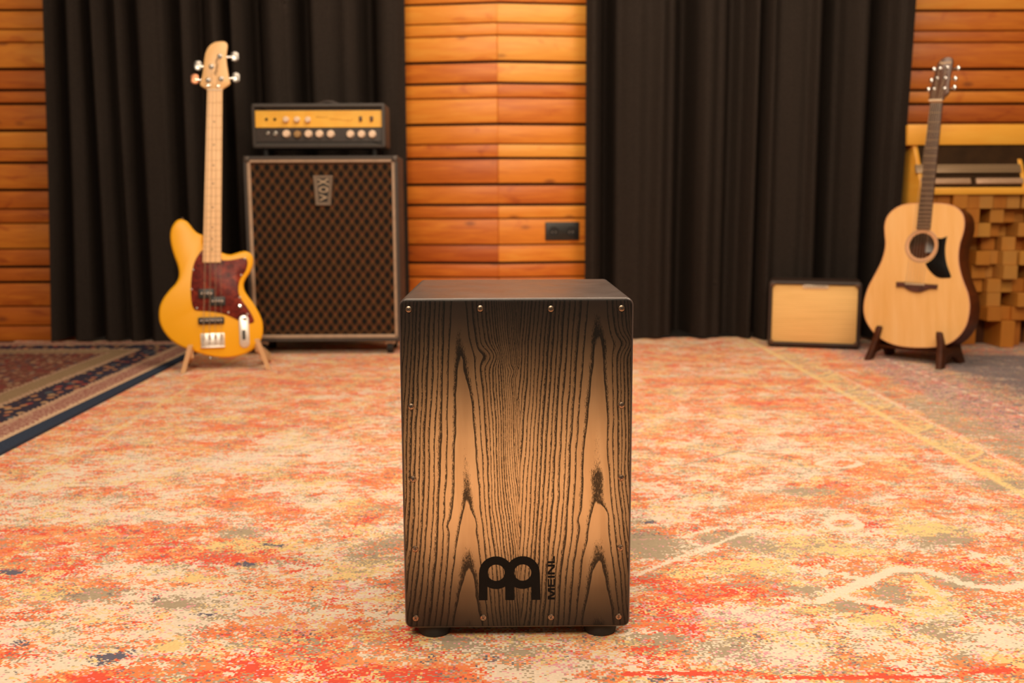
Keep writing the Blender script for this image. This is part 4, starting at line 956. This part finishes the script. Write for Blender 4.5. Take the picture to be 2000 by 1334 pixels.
oF, hF = ringv(inset(go_c, 0.0018), 0.0), ringv(hole, 0.0); oB, hB_ = ringv(inset(go_c, 0.0018), -.003), ringv(hole, -.003)
def edges(r_): return [bm.edges.new((r_[i], r_[(i + 1) % len(r_)])) for i in range(len(r_))]
for a_, b_ in ((oF, hF), (oB, hB_)): bmesh.ops.triangle_fill(bm, use_beauty=True, use_dissolve=False, edges=edges(a_) + edges(b_))
for a_, b_ in ((oF, oB), (hF, hB_)):
    for i in range(len(a_)): j = (i + 1) % len(a_); bm.faces.new((a_[i], a_[j], b_[j], b_[i]))
tp = obj('soundboard', bm, M_spruce, gt)
bm = new(); rgs = []
for ins, w in ((0, -.004), (-.0003, -.003), (0, 0.0), (.0004, .0004), (.003, .0004), (.003, -.001)):
    rgs.append([bm.verts.new(FG(*p, w)) for p in inset(go_c, ins)])
for a_, b_ in zip(rgs, rgs[1:]):
    for i in range(len(a_)): j = (i + 1) % len(a_); bm.faces.new((a_[i], a_[j], b_[j], b_[i]))
obj('binding', bm, mottled('rosy_binding', (0.62, 0.30, 0.15), 0.4, 0.08, 30), gt, angle=60)
bm = new(); rgs = []
for r_, w in ((rh + .0005, .0001), (rh + .002, .0009), (rh + .0155, .0009), (rh + .0165, .0001)):
    rgs.append([bm.verts.new(FG(*p, w)) for p in circ(hc[0], hc[1], r_, 48)])
for a_, b_ in zip(rgs, rgs[1:]):
    for i in range(48): j = (i + 1) % 48; bm.faces.new((a_[i], a_[j], b_[j], b_[i]))
M_ros, t, b = mat('pale_rosette', rough=0.4)
dis = nd(t, 'ShaderNodeVectorMath', {0: objco(t), 1: Vector(FG(*hc, 0)) - Vector(gt.location)}, operation='DISTANCE').outputs['Value']
t.links.new(ramp(t, mth(t, 'DIVIDE', mth(t, 'SUBTRACT', dis, rh), 0.017), [(0, (0.66, 0.32, 0.15)), (0.15, (0.70, 0.40, 0.22)), (0.55, (0.60, 0.31, 0.15)), (0.62, (0.50, 0.30, 0.17)), (0.95, (0.56, 0.33, 0.18))]), b.inputs['Base Color'])
obj('rosette', bm, M_ros, gt)
lu, lv = Gp(g6, [(588, 365)], -DG + .006)[0]
bm = new(); box(bm, FG, lu - .022, lu + .060, lv - .030, lv + .045, -DG + .001, -DG + .0035); obj('paper_label', bm, mottled('white_paper_label', (0.86, 0.85, 0.85), 0.7, 0.05, 20), gt)
pkp = smooth(Gp(g9, [(900, 222), (900, 222), (955, 228), (1010, 215), (1068, 190), (1068, 190), (1050, 270), (1033, 400), (1040, 560), (1070, 700), (1105, 800), (1138, 893), (1138, 893), (1115, 912), (1040, 918), (960, 918), (880, 895), (800, 830), (730, 745), (700, 685), (692, 662), (692, 662), (760, 625), (830, 565), (885, 480), (910, 390), (912, 300)]), 3)
bm = new(); prism(bm, FG, pkp, [(0, -.0005), (0, .0016), (.001, .0022)]); pk_ = obj('pickguard', bm, mottled('black_pickguard', (0.004, 0.0035, 0.003), 0.5, 0.2, 60, spec=0.15), gt); pk_['label'] = 'black curved pickguard'
brp = smooth(Gp(g9, [(190, 985), (190, 985), (340, 990), (360, 1002), (690, 1018), (715, 1022), (905, 1032), (905, 1032), (898, 1108), (898, 1108), (770, 1108), (700, 1135), (620, 1160), (545, 1165), (460, 1150), (380, 1115), (320, 1078), (190, 1072), (190, 1072)]), 3)
bm = new(); prism(bm, FG, brp, [(0, -.0005), (0, .006), (.002, .009)]); M_rose = mottled('rosewood', (0.085, 0.030, 0.022), 0.4, 0.3, 60, stretch=(1, 1, .2))
bdg = obj('bridge', bm, M_rose, gt)
sa_, sb_ = Gp(g9, [(355, 1018)])[0], Gp(g9, [(690, 1036)])[0]
M_bone = mottled('bone_white', (0.74, 0.56, 0.38), 0.4, 0.05, 60)
bm = new(); slab(bm, FG, [(sa_[0], sa_[1] - .002), (sb_[0], sb_[1] - .002), (sb_[0], sb_[1] + .002), (sa_[0], sa_[1] + .002)], .008, .0125, .0005); obj('saddle', bm, M_bone, bdg)
pins = [lerp(sa_, sb_, .06 + .176 * k) for k in range(6)]
for p in pins:
    bm = new(); lathe(bm, FG, p[0], p[1] - .011, [(.0026, .008), (.0028, .0105), (.001, .0118)], 10); obj('bridge_pin', bm, M_black_plastic, bdg)
# neck
fL0, fR0 = FG.px(1816.5, 200, .006), FG.px(1840.5, 200, .006); fL1, fR1 = FG.px(1789.5, 447, .006), FG.px(1816.5, 447.5, .006)
M_fing, t, b = mat('rosewood_fingerboard', rough=0.45)
t.links.new(ramp(t, nz(t, scaled(t, objco(t), (60, 60, 5)), 1.0, 4), [(0.3, (0.050, 0.026, 0.018)), (0.7, (0.10, 0.050, 0.032))]), b.inputs['Base Color'])
bm = new(); slab(bm, FG, [fL1, fR1, fR0, fL0], .0005, .0065, .0008); fb_ = obj('fingerboard', bm, M_fing, gt)
jo = lerp(fL1, fL0, .27); jr = lerp(fR1, fR0, .27)
bm = new(); prism(bm, FG, [jo, jr, fR0, fL0], [(.010, -.016), (.004, -.012), (.0005, -.002), (.0005, .001)]); obj('neck', bm, M_mahog, gt, angle=50)
scl2 = lambda n: (1 - 2 ** (-n / 12)) / (1 - 2 ** (-20.6 / 12))
for n in range(1, 21):
    a, c = lerp(fL0, fL1, scl2(n)), lerp(fR0, fR1, scl2(n)); bm = new(); tube(bm, [FG(*a, .0066), FG(*c, .0066)], .0012, 6); obj('fret', bm, M_fret, gt)
bm = new(); a, c = FG.px(1815.5, 197), FG.px(1841.5, 196.5); slab(bm, FG, [(a[0], a[1] - .003), (c[0], c[1] - .003), (c[0], c[1] + .004), (a[0], a[1] + .004)], -.002, .010, .001); obj('nut', bm, M_bone, gt)
hp = smooth(Gp(g8, [(170, 1050), (165, 960), (160, 880), (205, 750), (235, 640), (275, 500), (300, 400), (330, 300), (380, 215), (440, 165), (520, 130), (600, 125), (655, 150), (672, 210), (655, 330), (625, 470), (600, 620), (585, 760), (582, 890), (540, 950), (480, 1000), (450, 1050)]), 3)
bm = new(); prism(bm, FG, hp, [(.002, -.014), (0, -.012), (0, -.002), (.001, -.0008), (.002, 0)]); obj('headstock', bm, mottled('dark_brown_headplate', (0.115, 0.055, 0.035), 0.35, 0.25, 40, stretch=(3, 3, .5), coat=.2), gt, angle=50)
tun = [((395, 380), (290, 395), -1), ((335, 595), (238, 640), -1), ((268, 825), (170, 835), -1), ((555, 360), (775, 372), 1), ((515, 590), (712, 600), 1), ((492, 815), (695, 790), 1)]
gposts = []
for (px_, py_), (bx, by), side in tun:
    pu, pv = Gp(g8, [(px_, py_)])[0]; gposts.append((pu, pv))
    bm = new(); lathe(bm, FG, pu, pv, [(.0062, -.001), (.0062, .0015), (.004, .002), (.0035, .010), (.0042, .012), (.001, .0122)], 16); tn = obj('tuning_machine', bm, M_chrome, gt)
    bu_, bv_ = Gp(g8, [(bx, by)], -.018)[0]; bm = new(); tube(bm, [FG(pu, pv - .002, -.018), FG(bu_, bv_, -.018)], .0028, 8); obj('shaft', bm, M_chrome, tn)
    bm = new(); ball(bm, FG(bu_ + side * .004, bv_, -.018), .008, .011, .006, FG); obj('button', bm, M_chrome, tn)
a, c = Gp(g8, [(400, 285)])[0], Gp(g8, [(650, 205)])[0]
bm = new(); lettering(bm, FG, 'Ibanez', a[0], c[0], a[1], c[1], .0, .0006, 0, .02); obj('logo', bm, mottled('cream_inlay', (0.66, 0.46, 0.28), 0.4, .05, 60), gt)
order = [2, 1, 0, 3, 4, 5]
for k in range(6):
    nu = lerp(fL0, fR0, .12 + .152 * k); gp = gposts[order[k]]
    bm = new(); tube(bm, [FG(pins[k][0], pins[k][1] - .008, .009), FG(pins[k][0], pins[k][1], .0128), FG(nu[0], nu[1] + .003, .0102), FG(gp[0], gp[1], .006)], .0007, 5); obj('string', bm, M_str, gt)
bm = new(); p0, p1 = FG(*Gp(g6, [(490, 1106)])[0], -.05), FG(*Gp(g6, [(490, 1122)])[0], -.05); tube(bm, [p0, p1], [.004, .006], 10); obj('strap_button', bm, M_chrome, gt)

# its dark wooden stand: two shaped plates running back under the body
M_dkst, t, b = mat('dark_stained_wood', rough=0.5, spec=0.2)
t.links.new(ramp(t, nz(t, scaled(t, objco(t), (8, 8, 40)), 1.0, 4), [(0.3, (0.040, 0.010, 0.003)), (0.7, (0.078, 0.021, 0.006))]), b.inputs['Base Color'])
gs = thing('guitar_stand', (gA + gB) / 2 - nG * .1, 'dark brown wooden stand holding up the blond acoustic guitar', 'stand')
for base, hook in ((gA, (1716, 655)), (gB, (1831, 667))):
    Fs = Fr(base, (-nG.y, nG.x)); # plate seen from its side: u runs along the guitar's depth
    sgn = 1 if Fs.U.dot(nG) > 0 else -1
    P = lambda d, z: (sgn * d, z)                                        # d: forwards (+) or backwards (-)
    plate = [P(0.030, 0.0), P(-0.014, 0.0), P(-0.034, 0.026), P(-0.085, 0.038), P(-0.135, 0.026), P(-0.165, 0.0), P(-0.218, 0.0), P(-0.200, 0.045), P(-0.185, 0.115), P(-0.165, 0.117), P(-0.155, 0.078), P(-0.050, 0.070), P(-0.048, 0.085), P(-0.040, 0.130), P(-0.028, 0.137), P(-0.018, 0.126), P(-0.015, 0.095), P(0.002, 0.052)]
    bm = new(); slab(bm, Fs, plate, -.011, .011, .002)
    for v in bm.verts: v.co += (gB - gA).normalized() * v.co.z * (0.17 if hook[0] < 1800 else -0.20)
    obj('side_plate', bm, M_dkst, gs)
Fm = Fr((gA + gB) / 2, nG); hw_ = (gB - gA).length / 2
bm = new(); box(bm, Fm, -hw_ - .0, hw_ + .0, 0.048, 0.060, -.125, -.055, .002); obj('cross_board', bm, M_dkst, gs)

# ------------------------------------------------------------------ wooden cabinet with block front at the right
M_blk, t, b = mat('pine_block_wood', rough=0.5)
isl = nd(t, 'ShaderNodeNewGeometry').outputs['Random Per Island']; co = objco(t)
off = nd(t, 'ShaderNodeVectorMath', {0: co, 1: nd(t, 'ShaderNodeCombineXYZ', {0: mth(t, 'MULTIPLY', isl, 23.0), 1: mth(t, 'MULTIPLY', isl, 7.0)}).outputs[0]}, operation='ADD').outputs[0]
g1 = nz(t, scaled(t, off, (30, 30, 8)), 1.0, 4)
col = ramp(t, add(mth(t, 'MULTIPLY', isl, 0.7), mth(t, 'MULTIPLY', g1, 0.4)), [(0.1, (0.40, 0.125, 0.014)), (0.5, (0.50, 0.19, 0.022)), (0.75, (0.50, 0.23, 0.048)), (1.0, (0.58, 0.26, 0.032))])
t.links.new(col, b.inputs['Base Color'])
M_pine, t, b = mat('yellow_pine', rough=0.42)
t.links.new(ramp(t, nz(t, scaled(t, objco(t), (5, 5, 40)), 1.0, 4), [(0.3, (0.84, 0.37, 0.035)), (0.7, (0.90, 0.46, 0.06))]), b.inputs['Base Color'])
YD = 4.27
FD = Fr((0, YD, 0), (0, -1))
dl = atY(1806, 380, YD).x; zt = atY(1900, 366, YD).z; dr = 2.74
YB = 4.355
zb0, zb1 = atY(1880, 283, YB).z, atY(1880, 243, YB).z
df = thing('block_front_cabinet', ((dl + dr) / 2, YD + .2, 0), 'wooden cabinet with a staggered block front and dark sloping top behind the acoustic guitar', 'cabinet')
M_back = mottled('brown_backing_board', (0.09, 0.028, 0.006), 0.6, 0.3, 20)
bm = new(); box(bm, FD, dl, dr, 0.0, zt - .04, -0.34, -0.155); obj('carcass', bm, M_back, df)
bm = new(); cell = 0.0605; rnd = random.Random(11)
nc = int((dr - dl) / cell); nr = int((zt - .035) / cell)
hgrid = {}
for r_ in range(nr):
    for c_ in range(nc):
        d_ = rnd.choice([-0.135, -0.10, -0.07, -0.05, -0.03, -0.015, 0.0, 0.0])
        if r_ >= nr - 1: d_ = rnd.choice([-0.02, -0.01, 0.0])
        z0 = zt - .030 - (nr - r_) * cell
        u0 = dl + c_ * cell + (0.006 * rnd.uniform(-1, 1))
        if r_ == 0: z0a = 0.0
        else: z0a = z0
        if r_ == 0 and rnd.random() < .45: continue
        box(bm, FD, u0 + .0006, u0 + cell - .0006, z0a + .0006, z0 + cell - .0006, -0.156, d_, 0.0015, 1)
blk = obj('block_panel', bm, M_blk, df); blk['label'] = 'staggered square wooden blocks on the front'
bm = new(); box(bm, FD, dl, dr, zt - .030, zt, -0.16, 0.004, .002); obj('top_rail', bm, M_pine, df)
for uu in (dl - .02, atY(1982, 300, YD + .09).x):
    Fs = Fr((uu, YD, 0), (-1, 0))                                       # side cheek: profile in depth and height
    sg = 1 if Fs.U.y > 0 else -1
    bm = new(); full = uu < 2.0
    pr_ = [(sg * 0.0, 0.0 if full else zt - .002), (sg * 0.34, 0.0 if full else zt - .002), (sg * 0.34, zb1 - .005), (sg * 0.108, zb1 - .005), (sg * 0.100, zb0), (sg * .0, zt + .004)]
    slab(bm, Fs, pr_, -.019, .0, .001); obj('side_cheek', bm, M_pine, df)
bm = new(); box(bm, Fr((0, YB, 0), (0, -1)), dl - .05, dr, zb0, zb1, -0.14, 0.0, .003); obj('top_board', bm, M_pine, df)
# sloping dark panel with two perforated strips
y0s, z0s, y1s, z1s = YD + .010, zt + .002, YB + .012, zb0 + .006
sl = math.atan2(y1s - y0s, z1s - z0s); Fp = Fr((0, y0s, z0s), (0, -1), sl); LS = math.hypot(y1s - y0s, z1s - z0s)
bm = new(); box(bm, Fp, dl, dr, 0.0, LS, -.012, 0.0); obj('sloping_panel', bm, mottled('dark_brown_panel_board', (0.032, 0.014, 0.004), 0.6, 0.25, 20, spec=0.15), df)
M_perf, t, b = mat('perforated_strip', rough=0.4, metal=0.3)
co = objco(t); s = nd(t, 'ShaderNodeSeparateXYZ', {0: co})
rv = nd(t, 'ShaderNodeTexVoronoi', {'Vector': co, 'Scale': 150.0, 'Randomness': 0.0}).outputs['Distance']
t.links.new(mixc(t, step(t, rv, 0.25, 0.45), rgb(0.07, 0.05, 0.03), rgb(0.34, 0.22, 0.12)), b.inputs['Base Color'])
v0, v1 = Fp.px(1900, 339)[1], Fp.px(1900, 323)[1]; w0, w1_ = Fp.px(1900, 360.5)[1], Fp.px(1900, 350)[1]; w0 = max(w0, 0.003)
ua_, ub_ = Fp.px(1787, 330)[0], Fp.px(1992, 330)[0]
bm = new(); box(bm, Fp, ua_, ub_, v0, v1, -.001, .010, .001); obj('perforated_strip', bm, M_perf, df)
M_tins = mottled('dull_pink_metal_strip', (0.50, 0.31, 0.19), 0.4, 0.15, 60, stretch=(1, 1, 8), metal=.2)
for xa, xb in ((1797, 1894), (1905, 1997)):
    bm = new(); box(bm, Fp, Fp.px(xa, 355)[0], Fp.px(xb, 355)[0], w0, w1_, -.001, .012, .002); obj('metal_strip', bm, M_tins, df)
